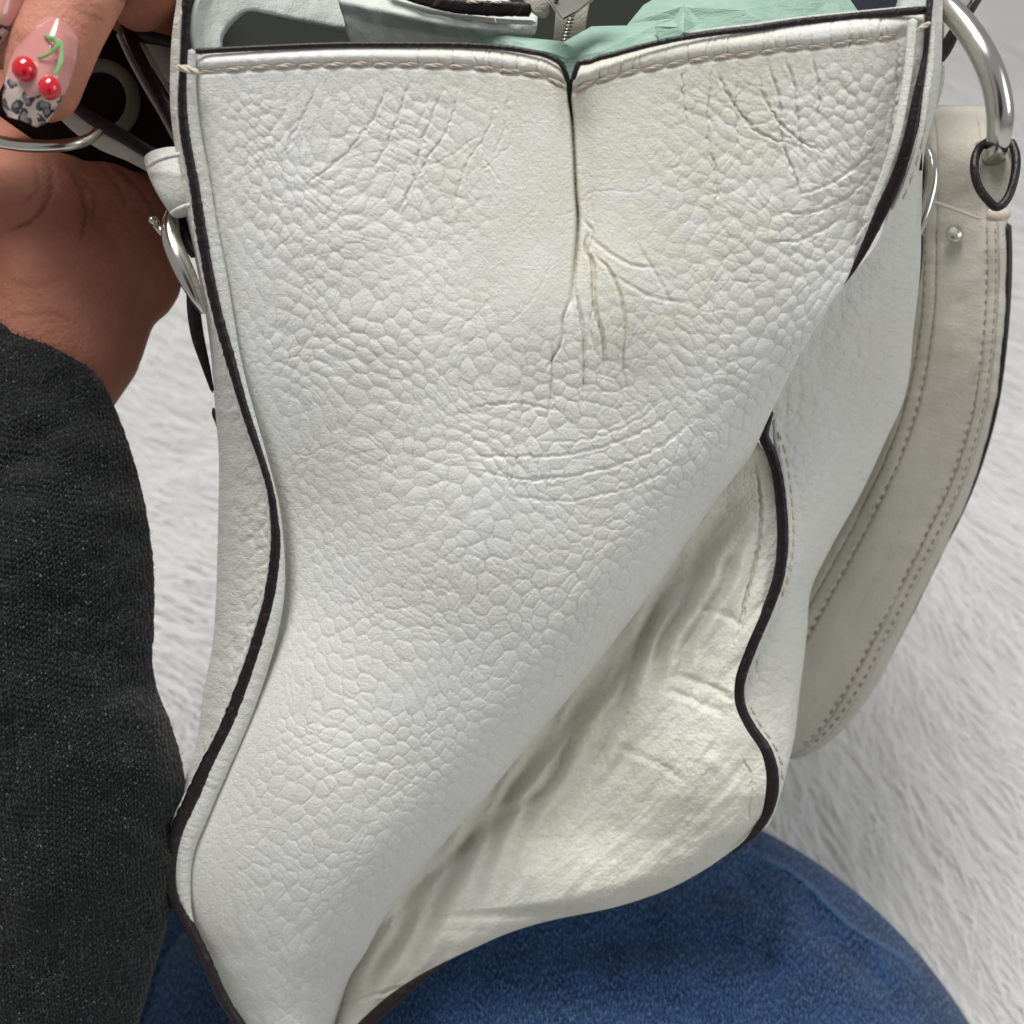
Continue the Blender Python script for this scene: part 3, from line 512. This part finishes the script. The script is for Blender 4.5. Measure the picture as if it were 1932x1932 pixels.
for k in range(9): ball(1078-1.8*k, 30+6.5*k, .3315, 8, 2.0, .0009, 'zip_tooth', M['metal'], bag, seg=8)
def clasp(bm):
    pts = [(1018, -30), (1034, 2), (1060, 40), (1090, 24), (1128, -6), (1150, -40)]; f = [bm.verts.new(PW(u, v, .289)) for u, v in pts]; g_ = [bm.verts.new(PW(u, v, .292)) for u, v in pts]
    bm.faces.new(f[::-1]); bm.faces.new(g_)
    for i in range(6): bm.faces.new((f[i], f[(i+1) % 6], g_[(i+1) % 6], g_[i]))
    bmesh.ops.recalc_face_normals(bm, faces=bm.faces); bmesh.ops.bevel(bm, geom=[e for e in bm.edges], offset=.0006, segments=2, affect='EDGES')
cp = pm('clasp_plate', clasp, M['metal'], bag, False); ball(1050, -2, .2885, 7, 6, .0012, 'rivet', M['metal'], cp, seg=14)
band('clasp_tab', [(1000, -30, .296, 26), (1018, 10, .2965, 20), (1030, 34, .298, 6)], M['strap_leather'], bag, .12, n=20, power=3)
poly('pouch', [[(1560, -60, .315), (1640, -60, .31), (1740, -60, .3)], [(1570, 60, .315), (1640, 60, .31), (1740, 60, .3)]], M['navy'], bag, (10, 20))
poly('inner_facing', [[(1752, -60, .272), (1748, 10, .272), (1740, 34, .273)], [(1722, -60, .276), (1704, 8, .276), (1690, 34, .277)], [(1712, -60, .285), (1698, 0, .285), (1684, 40, .285)]], M['inner_leather'], bag, (14, 30))
# inner side of the end panel
us = np.linspace(378, 1740, 60); poly('end_panel_lining', [[(u, float(top(np.array(u)))+2, .2725) for u in us], [(u, float(top(np.array(u)))+60, .2775) for u in us], [(u, float(top(np.array(u)))+300, .30) for u in us]], M['lining'], bag, (14, 200), th=0)

# ---- tissue paper stuffing
def tissue(name, label, ring, centre, seed, amp=.0018):
    r_ = random.Random(seed); bm = bmesh.new(); n_ = len(ring); vs = [bm.verts.new(PW(*p)) for p in ring]
    mids = []
    for i, p in enumerate(ring):
        f = r_.uniform(.35, .65); mids.append(bm.verts.new(PW(p[0]*(1-f)+centre[0]*f, p[1]*(1-f)+centre[1]*f, p[2]*(1-f)+centre[2]*f+r_.uniform(-1, 1)*amp)))
    c = bm.verts.new(PW(*centre))
    for i in range(n_):
        j = (i+1) % n_; bm.faces.new((vs[i], vs[j], mids[j])); bm.faces.new((vs[i], mids[j], mids[i])); bm.faces.new((mids[i], mids[j], c))
    bmesh.ops.subdivide_edges(bm, edges=bm.edges[:], cuts=5, use_grid_fill=True)
    bmesh.ops.recalc_face_normals(bm, faces=bm.faces)
    for q in bm.verts:
        a = np.array(q.co)*170; q.co += Vector(VIEW*.0005*float(fbm(a[0]+seed, a[1]+a[2], 3, seed)))
    uvl = bm.loops.layers.uv.new('UVMap')
    for f in bm.faces:
        for l in f.loops: l[uvl].uv = (l.vert.co.x*6, (l.vert.co.y+l.vert.co.z)*6)
    me = bpy.data.meshes.new(name); bm.to_mesh(me); bm.free(); o = finish(me, name, M['tissue'], None, False); tag(o, label, 'tissue paper'); thick(o, .0002); return o
tissue('tissue_paper', 'flat mint green tissue sheet tucked below the white inner pocket flap', [(855, 72, .308), (940, 66, .302), (1060, 78, .300), (1110, 110, .299), (1100, 190, .305), (900, 180, .31), (780, 170, .318)], (990, 110, .297), 3)
tissue('tissue_paper', 'crumpled mint green tissue sheet rising in the middle of the bag mouth behind the notch', [(1040, 110, .302), (1066, 78, .303), (1116, 50, .304), (1236, 48, .303), (1262, 90, .300), (1200, 180, .300), (1075, 210, .300)], (1130, 100, .293), 5)
tissue('tissue_paper', 'large puffed mint green tissue sheet filling the right half of the bag mouth', [(1170, 70, .310), (1186, 44, .312), (1214, 10, .314), (1300, -40, .318), (1480, -60, .318), (1590, -20, .314), (1625, 30, .308), (1600, 120, .300), (1400, 170, .298), (1240, 150, .300)], (1400, 20, .297), 8, .003)
tissue('tissue_paper', 'small twisted peak of mint green tissue between the two larger crumples', [(1234, 50, .300), (1270, 40, .300), (1290, 8, .300), (1325, 44, .300), (1352, 70, .298), (1300, 110, .298), (1255, 100, .298)], (1290, 60, .2935), 12, .002)

# ---- right-hand shoulder strap, ring and fittings
SLf = curve([(150, 1700, .40), (205, 1722, .39), (240, 1730, .385), (400, 1728, .39), (639, 1716, .40), (824, 1668, .41), (972, 1598, .42), (1150, 1500, .43), (1300, 1420, .44), (1430, 1380, .45)])
SRt = curve([(150, 1850, .40), (205, 1862, .39), (240, 1872, .38), (400, 1893, .382), (520, 1896, .386), (639, 1890, .39), (778, 1872, .40), (903, 1836, .41), (1056, 1766, .42), (1195, 1697, .43), (1320, 1628, .44), (1389, 1568, .45), (1415, 1530, .455), (1430, 1490, .46)])
V = np.linspace(206, 1425, 300)[:, None]; sx = np.linspace(0, 1, 60)[None, :]
U = SLf(V)+sx*(SRt(V)-SLf(V)); D = SLf(V, 2)+sx*(SRt(V, 2)-SLf(V, 2)); D = D+.0012*fbm((U+.6*V)/60, (V-.6*U)/130, 3, 17)+.004*((2*sx-1)**6)+.0004*fbm(U/70, V/30, 2, 7)
for r_ in (.11, .235, .80, .90): D = D+.0007*gau(sx-r_, .018)
D = D+.02*(1-ss(200, 250, V+0*sx))**2
strap = grid('shoulder_strap', U, V+0*U, D, M['strap_leather'], bag); thick(strap, .003)
strap['label'] = 'beige leather shoulder strap with double stitched borders hanging at the right'
for r_ in (.11, .235, .80, .90):
    vv = np.linspace(430, 1415, 60); pth = [(float(SLf(v)+r_*(SRt(v)-SLf(v))), v, float(SLf(v, 2)+r_*(SRt(v, 2)-SLf(v, 2)))-.0017) for v in vv]
    stitch_run(pth, 19 if r_ > .5 else 20, .6, strap, SM2, 1.0)
band('strap_edge', [(float(SRt(v))+(2 if v < 1000 else 1), v, float(SRt(v, 2))+.0028, float(np.interp(v, [420, 500, 700, 900, 1100, 1425], [11, 11, 8, 6, 5, 3]))) for v in np.linspace(418, 1425, 50)], M['edge'], strap, .8, n=120)
band('strap_overlap', [(1735, 372, .3835, 3), (1770, 384, .383, 3), (1812, 399, .381, 3), (1852, 414, .379, 3)], M['strap_leather'], strap, .8, n=20)
ball(1801, 441, .3835, 17, 17, .0018, 'rivet', M['metal'], strap, seg=18)
ball(1798, 438, .3822, 9, 9, .0012, 'rivet_head', M['strap_leather'], strap, seg=14)
ring_pts = [(1700, -60, .315, 19), (1752, -22, .306, 20), (1790, 14, .300, 21.5), (1826, 56, .296, 23), (1857, 106, .293, 24), (1878, 159, .293, 24.5), (1887, 215, .295, 24.5), (1884, 262, .300, 22), (1872, 300, .310, 21)]
band('strap_ring', ring_pts, M['metal'], bag, 1., n=90, seg=24)
tabr = [(1880+44*math.cos(a)*(1 if math.sin(a) < .2 else 1-.5*(math.sin(a)-.2)), 318+72*math.sin(a), .300+.006*math.cos(a), 7) for a in np.linspace(-2.9, 2.9-2*math.pi+6.28, 24)]
tabr = [(1868, 262, .306, 6), (1846, 282, .304, 8), (1838, 315, .303, 8), (1846, 352, .303, 8), (1866, 380, .303, 8), (1882, 391, .303, 8), (1901, 374, .303, 8), (1914, 335, .303, 8), (1917, 295, .304, 8), (1906, 262, .306, 7)]
band('loop_edge', tabr, M['edge'], bag, .8, n=60)
band('ring_loop', [(1880, 262, .312, 36), (1878, 310, .3085, 38), (1878, 350, .3085, 30), (1882, 384, .309, 8)], M['strap_leather'], bag, .2, n=24, power=2.6)
band('thread_wrap', [(1862, 404, .372, 11), (1882, 406, .370, 12), (1902, 403, .372, 11)], M['thread'], bag, .8, n=14)
band('side_ring', [(1728, 268, .335, 6), (1746, 280, .331, 9), (1758, 310, .329, 11), (1758, 345, .329, 12), (1748, 385, .330, 13), (1738, 420, .331, 10), (1729, 452, .333, 4)], M['metal'], bag, .9, n=40)
band('side_ring_back', [(1733, 285, .340, 4), (1741, 310, .338, 9), (1738, 345, .338, 9), (1728, 370, .34, 5)], M['edge'], bag, .8, n=24)
band('strap_edge', [(1738, 440, .345, 4), (1734, 480, .346, 7), (1727, 540, .348, 7), (1718, 595, .352, 3)], M['edge'], bag, .8, n=24)
band('side_tab', [(1768, 122, .312, 14), (1768, 160, .312, 12), (1756, 215, .316, 8)], M['side_leather'], bag, .3, n=20)
band('far_strap', [(1700, -10, .36, 60), (1790, -8, .355, 46), (1850, -60, .35, 40)], M['strap_leather'], bag, .2, n=20, power=3)
band('far_strap_edge', [(1770, 118, .332, 8), (1784, 92, .331, 12), (1808, 48, .328, 10), (1832, 16, .326, 9), (1862, -34, .325, 9)], M['edge'], bag, .6, n=30)

# ---- left-hand handle, keeper and hook
band('handle_edge', [(236, 44, .335, 10), (258, 98, .333, 12), (285, 150, .331, 12), (316, 205, .33, 12), (345, 262, .33, 12)], M['edge'], bag, .5, n=40, power=3)
band('handle_rim', [(222, 60, .338, 5), (246, 112, .336, 5), (272, 160, .334, 5), (304, 214, .333, 5), (335, 272, .333, 5)], M['strap_leather'], bag, .8, n=40)
band('handle_rim', [(262, 72, .337, 6), (288, 118, .335, 5), (318, 168, .334, 5), (345, 210, .333, 5)], M['strap_leather'], bag, .8, n=40)
band('handle', [(232, 66, .345, 14), (262, 78, .343, 18), (300, 104, .342, 26), (350, 150, .341, 26)], M['strap_leather'], bag, .15, n=30, power=3)
band('handle_edge', [(225, 50, .336, 8), (262, 66, .335, 12), (300, 74, .334, 11), (345, 84, .333, 9)], M['edge'], bag, .6, n=30, power=3)
lo = band('handle', [(92, 180, .318, 10), (112, 204, .317, 13), (150, 236, .317, 17), (196, 266, .318, 18), (246, 290, .319, 15), (292, 318, .321, 12)], M['strap_leather'], bag, .45, n=50, power=2.6)
band('handle_edge', [(118, 172, .318, 8), (146, 204, .3165, 11), (190, 234, .3165, 13), (236, 260, .3175, 13), (284, 288, .319, 12), (330, 306, .322, 10)], M['edge'], bag, .5, n=50, power=3)
kp = band('keeper_loop', [(310, 296, .300, 38), (318, 322, .2975, 38), (330, 352, .2965, 36), (342, 382, .298, 30), (347, 396, .302, 26)], M['edge_leather'], bag, .62, n=60, seg=28, power=2.4)
kp['label'] = 'smooth white leather keeper loop round the handle end'
band('keeper_rim', [(276, 316, .293, 4), (296, 303, .2905, 4.5), (320, 295, .2895, 4.5), (346, 290, .290, 4)], M['edge_leather'], kp, .8, n=24)
band('keeper_rim', [(322, 404, .294, 4), (336, 395, .292, 4.5), (350, 389, .2915, 4.5), (364, 386, .292, 4)], M['edge_leather'], kp, .8, n=24)
hk = band('snap_hook', [(326, 396, .3045, 12), (322, 425, .303, 17), (325, 455, .302, 19), (338, 490, .301, 19), (354, 525, .3015, 18), (370, 560, .303, 13), (386, 592, .306, 6)], M['metal'], bag, .8, n=60, seg=24)
band('hook_gate', [(352, 398, .3075, 12), (347, 425, .307, 14), (355, 455, .306, 14), (372, 485, .306, 10)], M['edge'], hk, .7, n=24)
ball(291, 419, .302, 9, 12, .003, 'hook_stud', M['metal'], hk, 20, seg=16)
band('stud_stem', [(290, 420, .303, 6), (308, 440, .303, 8), (322, 452, .303, 8)], M['metal'], hk, .8, n=10)
band('strap_edge', [(366, 520, .33, 9), (364, 565, .33, 12), (372, 630, .331, 12), (388, 690, .333, 8), (402, 742, .335, 3)], M['edge'], bag, .6, n=30)
band('back_tab', [(402, 768, .345, 2), (405, 783, .345, 5), (410, 800, .345, 3), (414, 830, .345, 1.5)], M['edge'], bag, .8, n=12)
band('handle_ring', [(-60, 240, .300, 11), (-20, 262, .298, 12), (30, 273, .297, 12), (80, 276, .297, 12), (130, 273, .298, 11), (168, 262, .301, 10), (190, 244, .306, 9)], M['metal'], bag, 1., n=50, seg=20)
ann = [(190+62*math.cos(a), 190+66*math.sin(a), .352, 13) for a in np.linspace(-2.2, 2.0, 16)]
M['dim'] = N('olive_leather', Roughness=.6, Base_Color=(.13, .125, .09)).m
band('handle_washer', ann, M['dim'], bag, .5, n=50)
band('dark_gap_sheet', [(40, 90, .350, 130), (170, 180, .355, 125), (280, 230, .356, 95), (350, 250, .352, 60)], M['deep'], bag, .08, n=24, power=3)  # dark brown sheet filling the gap behind the handles

# ------------------------------------------------------------------ the person: hand, sleeve, jeans
per = thing('person', 'person in a charcoal knit sleeve and blue jeans gripping the bag handle with manicured fingers', 'person', 0)
def hand(bm):
    def chain(pts, step=.0016):
        P = [np.r_[PW(p[0], p[1], p[2]), p[3]] for p in pts]; a = smooth(P, 60) if len(P) > 2 else np.array(P)
        a3 = [np.array(q) for q in P]; out = []
        for p0, p1 in zip(a3, a3[1:]):
            n_ = max(2, int(np.linalg.norm(p1[:3]-p0[:3])/step))
            for f in np.linspace(0, 1, n_, endpoint=False): out.append(p0*(1-f)+p1*f)
        out.append(a3[-1])
        for q in out:
            m = Matrix.Translation(q[:3]); bmesh.ops.create_icosphere(bm, subdivisions=3, radius=q[3], matrix=m)
    chain([(-60, 1250, .365, .027), (-40, 950, .365, .026), (40, 760, .362, .0255), (110, 640, .362, .0265), (140, 530, .364, .028), (110, 450, .370, .029), (60, 400, .380, .027)], .004)   # forearm, heel
    chain([(-160, 640, .37, .030), (-60, 520, .37, .032), (60, 480, .372, .030), (160, 470, .370, .0265), (215, 430, .374, .024)], .004)
    chain([(210, 500, .368, .0235), (200, 350, .395, .022), (220, 180, .405, .017), (250, 20, .39, .014), (250, -110, .36, .012), (215, -120, .315, .0115), (165, -50, .285, .0108), (128, 30, .273, .0104), (98, 100, .2705, .0101), (80, 160, .271, .0092)])  # finger with the cherry nail
    chain([(60, 430, .385, .022), (60, 200, .41, .018), (120, 0, .40, .014), (150, -150, .36, .012), (110, -160, .31, .0115), (50, -90, .285, .0108), (18, -40, .274, .0104), (-8, 20, .2715, .0099), (-18, 62, .272, .009)])
    chain([(-60, 430, .385, .022), (-80, 200, .41, .017), (0, 0, .40, .013), (20, -150, .36, .0115), (-40, -150, .31, .011), (-100, -60, .285, .010), (-130, 20, .275, .0095)])
    chain([(180, 420, .38, .020), (300, 200, .41, .016), (330, 60, .395, .0125), (345, -60, .36, .0115), (318, -90, .320, .011), (285, -40, .318, .0105), (262, 0, .322, .009)])
    chain([(-120, 560, .37, .026), (-170, 400, .35, .018), (-180, 260, .33, .014), (-150, 160, .315, .0125), (-110, 110, .305, .011)])
hd = pm('hand', hand, M['skin'], per)
m_ = hd.modifiers.new('fuse', 'REMESH'); m_.mode = 'VOXEL'; m_.voxel_size = .0011; m_.use_smooth_shade = True
m_ = hd.modifiers.new('soften', 'SMOOTH'); m_.factor = .6; m_.iterations = 9
bpy.context.view_layer.update()
ev = hd.evaluated_get(bpy.context.evaluated_depsgraph_get()); me = bpy.data.meshes.new_from_object(ev); hd.modifiers.clear(); hd.data = me
nv = len(me.vertices); co = np.empty(nv*3); me.vertices.foreach_get('co', co); co = co.reshape(-1, 3)
no = np.empty(nv*3); me.vertices.foreach_get('normal', no); no = no.reshape(-1, 3)
cc = (co-np.array(CAM)) @ np.array(ROT); dd = -cc[:, 2]; hu = cc[:, 0]/(S*dd)+966; hv = 966-cc[:, 1]/(S*dd)
Hh = np.zeros(nv); Tt = np.zeros(nv)
for p, wd, dp in [([(85, 290), (96, 330), (88, 380), (52, 420), (0, 440)], 6, .8), ([(150, 330), (178, 372), (172, 420)], 5, .4), ([(120, 300), (150, 350), (160, 400), (150, 470)], 6, .5), ([(180, 300), (220, 350), (240, 400)], 6, .4),
                  ([(200, 300), (262, 360), (300, 420)], 6, .4), ([(0, 520), (60, 540), (130, 520)], 7, .25), ([(10, 600), (90, 590), (150, 610)], 6, .25), ([(60, 300), (70, 350), (40, 390)], 5, .4), ([(30, 650), (90, 665), (150, 700)], 6, .4),
                  ([(140, 20), (175, 30), (205, 44)], 5, .35), ([(130, 6), (170, 12), (210, 26)], 5, .3), ([(180, -30), (215, -10), (250, 6)], 6, .5)]:
    groove(Hh, hu, hv, p, wd, dp, 2.5, 9); G2 = np.zeros(nv); groove(G2, hu, hv, p, wd*.8, -1, 2.5, 9); Tt = np.maximum(Tt, np.clip(G2, 0, 1)*min(1, dp*1.6))
Hh += .28*fbm(hu/28, hv/40, 3, 5)+.05*fbm(hu/6, hv/9, 2, 6)+1.2*fbm(hu/110, hv/110, 2, 8)
co = co+.55*no*Hh[:, None]/1000; me.vertices.foreach_set('co', co.ravel())
at = me.color_attributes.new('tint', 'FLOAT_COLOR', 'POINT'); tc = np.ones((nv, 4)); tc[:, 0] = 1-.45*Tt; tc[:, 1] = 1-.55*Tt; tc[:, 2] = 1-.55*Tt
at.data.foreach_set('color', tc.ravel()); me.update()
hd['label'] = 'brown hand gripping the handles'

def nail(ox, oy, ax, L, wf, d0, name, seed, full=True):
    a = np.array(ax, float); a /= np.linalg.norm(a); p = np.array([-a[1]*-1, -a[0]]) if False else np.array([a[1], -a[0]])
    l = np.linspace(0, 1, 110)[:, None]; x = np.linspace(-1, 1, 70)[None, :]
    wv = np.interp(l, [0, .04, .12, .3, .55, .8, .93, 1.], wf); U = ox+a[0]*L*l+p[0]*wv*x; V = oy+a[1]*L*l+p[1]*wv*x
    off = L*.015*(x**2)*(l < .5)*(1-2*l); U = U+a[0]*off; V = V+a[1]*off
    D = d0+.0046*x**2+.0012*(1-l)**3+.004*ss(.55, 1., l+0*x)**1.5-.001*np.sin(np.pi*l)
    pink = np.array([.54, .225, .20]); pk = pink+(np.array([.60, .30, .28])-pink)*ss(.3, .8, l+0*x)[..., None]
    f1, f2, _ = voro((U+14*vn(U/13, V/13, 2))/25+seed, (V+16*vn(U/12, V/12, 4))/29, seed, 1.); spot = (f1 < .44) & (vn(U/7, V/7, 8) < .22) & ((f1 > .24) | (hsh(np.floor(U/17), np.floor(V/17), 3) > .9)); c = pk.copy()
    tip = (l+.10*np.abs(x)**2+.05*vn(U/20, V/20, 3)) > .735
    c = np.where(tip[..., None], np.array([.62, .47, .41]), c); c = np.where((tip & spot)[..., None], np.array([.012, .013, .016]), c)
    c = np.where((tip & (f1 <= .24))[..., None], np.array([.20, .18, .20]), c)
    o = grid(name, U, V, D, M['nail'], per, c); thick(o, .0009); return o
nl = nail(110, 36, (-.33, .944), 204, [14, 34, 47, 55, 58, 50, 42, 26], .2588, 'fingernail', 4)
nl['label'] = 'long pink nail with two cherries and a leopard spotted tip'
nail(20, -90, (-.25, .968), 190, [16, 30, 42, 46, 46, 42, 34, 22], .262, 'fingernail', 9)
ball(46, 130, .2572, 23, 24, .0022, 'cherry', M['cherry'], nl); ball(94, 166, .2568, 21, 23, .0022, 'cherry', M['cherry'], nl)
st_ = M['stem']
band('cherry_stem', [(82, 67, .2585, 3), (92, 70, .2565, 5), (104, 76, .2568, 5), (110, 85, .2569, 4), (98, 97, .2568, 3), (84, 106, .2568, 3.5), (70, 110, .2572, 3)], st_, nl, .5, n=40)
band('cherry_stem', [(108, 74, .2568, 3), (116, 84, .2571, 4), (117, 98, .2571, 3), (116, 115, .2571, 4.5), (110, 130, .2570, 4), (103, 142, .2568, 3)], st_, nl, .5, n=40)

def torso(bm):
    bmesh.ops.create_uvsphere(bm, u_segments=48, v_segments=32, radius=1)
    for q in bm.verts:
        x, y, z = q.co; q.co = Vector((-.05+.25*x*(1+.15*z), -.50+.14*y+.04*z, .72+.42*z))
pm('unseen_sweater_body', torso, M['knit'], per)['label'] = 'unseen charcoal sweater body of the seated person, added behind the camera for dark reflections'  # unseen torso, added to darken metal reflections and the camera side
# sleeve
SlR = curve([(590, -40, .33), (612, 10, .33), (650, 110, .333), (690, 160, .335), (725, 191, .336), (770, 212, .336), (820, 232, .336), (930, 264, .336), (1050, 284, .336), (1180, 286, .336), (1260, 284, .336), (1300, 292, .336), (1361, 316, .337), (1463, 343, .340), (1560, 345, .343), (1650, 338, .343), (1732, 316, .343), (1824, 288, .343), (1903, 265, .343), (2050, 230, .343)])
V = np.linspace(596, 2040, 700)[:, None]; sx = np.linspace(-1, 1, 300)[None, :]
c_ = -60+0*V; U = c_+(SlR(V)-c_)*np.sin(sx*np.pi/2*1.0); ww = (SlR(V)-c_)*S*.34
D = SlR(V, 2)-np.maximum(ww, .02)*.62*np.cos(sx*np.pi/2)+.012
D = D+.005*fbm(U/170, V/120, 3, 200)+.002*fbm(U/60, V/60, 2, 201)+.004*gau(V-1290+.25*(U-280), 26)*ss(80, 280, U)
U = U+2.2*fbm(V/9, U/40, 2, 202)*ss(.9, 1, sx)
slv = grid('sweater_sleeve', U, V+0*U, D, M['knit'], per); thick(slv, .0015); slv['label'] = 'charcoal grey knitted sleeve'
kc = np.arange(-30, 340, 13.5); kr = np.arange(606, 1990, 11); KC, KR = np.meshgrid(kc, kr)
KU = KC+.06*(KR-1300)+9*fbm(KC/90, KR/160, 2, 401)*2; KV = KR+10*fbm(KC/120, KR/90, 2, 402)*2+.25*KC
KU = KU.ravel(); KV = KV.ravel(); ok = (KU < SlR(KV)-3) & (KV > 606) & (KV < 1995); KU = KU[ok]; KV = KV[ok]
def sl_d(u, v):
    x_ = np.clip((u+60)/(SlR(v)+60), -1, 1)
    return SlR(v, 2)-np.maximum((SlR(v)+60)*S*.34, .02)*.62*np.sqrt(1-x_**2)+.012+.005*fbm(u/170, v/120, 3, 200)+.002*fbm(u/60, v/60, 2, 201)+.004*gau(v-1290+.25*(u-280), 26)*ss(80, 280, u)
VS_ = []; FS_ = []; base_n = 0
prof = np.array([(-1, 0, 0), (-.5, .8, .5), (-.5, -.8, .5), (-.5, 0, 1.1), (.5, .8, .5), (.5, -.8, .5), (.5, 0, 1.1), (1, 0, 0)])
fc = [(0, 2, 3), (0, 3, 1), (3, 2, 5, 6), (1, 3, 6, 4), (7, 6, 5), (7, 4, 6)]
for sg in (-1, 1):
    cu_ = KU+sg*3.4+rng.normal(size=len(KU))*.5; cv_ = KV+rng.normal(size=len(KU))*.6; an = math.pi/2+sg*.42+rng.normal(size=len(KU))*.12
    sz = 7.2*rng.uniform(.8, 1.15, len(KU)); ca_, sa_ = np.cos(an), np.sin(an); d_ = sl_d(cu_, cv_)-.0006
    uu = cu_[:, None]+ca_[:, None]*prof[:, 0]*sz[:, None]-sa_[:, None]*prof[:, 1]*2.9; vv = cv_[:, None]+sa_[:, None]*prof[:, 0]*sz[:, None]+ca_[:, None]*prof[:, 1]*2.9
    VS_.append(PW(uu, vv, d_[:, None]-prof[:, 2]*.00055).reshape(-1, 3)); FS_ += [tuple(base_n+8*i+j for j in f) for i in range(len(KU)) for f in fc]; base_n += 8*len(KU)
me = bpy.data.meshes.new('knit_loops'); me.from_pydata(np.vstack(VS_).tolist(), [], FS_); o = finish(me, 'knit_loops', M['loops'], slv); o['kind'] = 'stuff'
nf = 9000; sv_ = rng.uniform(600, 1990, nf); sx_ = np.clip(rng.uniform(-.1, 1.05, nf), -1, 1); us_ = -60+(SlR(sv_)+60)*np.sin(sx_*np.pi/2)
ds_ = SlR(sv_, 2)-np.maximum((SlR(sv_)+60)*S*.34, .02)*.62*np.cos(sx_*np.pi/2)+.012-.0012; bs = PW(us_, sv_, ds_)
dr_ = rng.normal(size=(nf, 3)); lf = rng.normal(size=(nf, 3))*.4+VIEW*.6
strands('sleeve_fuzz', bs, dr_, rng.uniform(.0008, .003, nf), rng.uniform(.00004, .00009, nf), lf, M['fuzz'], slv, 3)

# jeans: knee and thigh the bag rests on, plus the leg behind the sleeve
def ellip(name, c, r, mat, parent, seed, cutv=None, crease=None, rot=0):
    th = np.linspace(-.4, np.pi+.4, 760)[None, :]; ph = np.linspace(.02, 2.2, 460)[:, None]
    X = np.sin(ph)*np.cos(th); Y = np.sin(ph)*np.sin(th); Z = np.cos(ph)+0*th
    C = np.array([(c[0]-966)*S*c[2], -(c[1]-966)*S*c[2], -c[2]])
    ca, sa = math.cos(rot), math.sin(rot)
    x = X*r[0]; y = Y*r[1]; x, y = x*ca-y*sa, x*sa+y*ca
    x = x+C[0]; y = y+C[1]; z = Z*r[2]+C[2]; d = -z; U = x/(S*d)+966; V = 966-y/(S*d)
    hh = .0035*fbm(U/220, V/150, 3, seed)+.0008*fbm(U/50, V/45, 2, seed+1)
    tint = np.zeros(U.shape+(3,))
    if crease:
        Hh = np.zeros_like(U)
        for p, wd, dp in crease:
            groove(Hh, U, V, p, wd, dp, 1.5, 3)
            G2 = np.zeros_like(U)
            if wd < 10: groove(G2, U, V, p, max(wd*.5, 5), -1, 1.5, 3)
            tint[..., 0] = np.maximum(tint[..., 0], np.clip(G2, 0, 1)); 
        tint[..., 1] = tint[..., 2] = tint[..., 0]; hh = hh+Hh/1000
    return grid(name, U, V, d-hh, mat, parent, tint, closed=False)
j1 = ellip('jeans', (1020, 2335, .490), (.216, .203, .135), M['denim'], per, 300, crease=[([(1380, 1600), (1450, 1622), (1510, 1655), (1560, 1705), (1600, 1742), (1650, 1775), (1712, 1812), (1745, 1870)], 8, -2.4), ([(1500, 1690), (1560, 1760), (1640, 1830), (1700, 1900)], 24, 4.5), ([(1060, 1800), (1200, 1770), (1360, 1790), (1480, 1850)], 34, 3.8), ([(820, 1920), (1000, 1880), (1200, 1890), (1380, 1925)], 30, 3.2), ([(1480, 1700), (1440, 1760), (1450, 1840)], 20, 2.6), ([(1395, 1625), (1420, 1680), (1470, 1720)], 16, 2.)])
j1['label'] = 'blue denim leg of the jeans with a seam over the knee'
j2 = ellip('jeans_leg', (250, 2150, .52), (.20, .12, .11), M['denim'], per, 310)
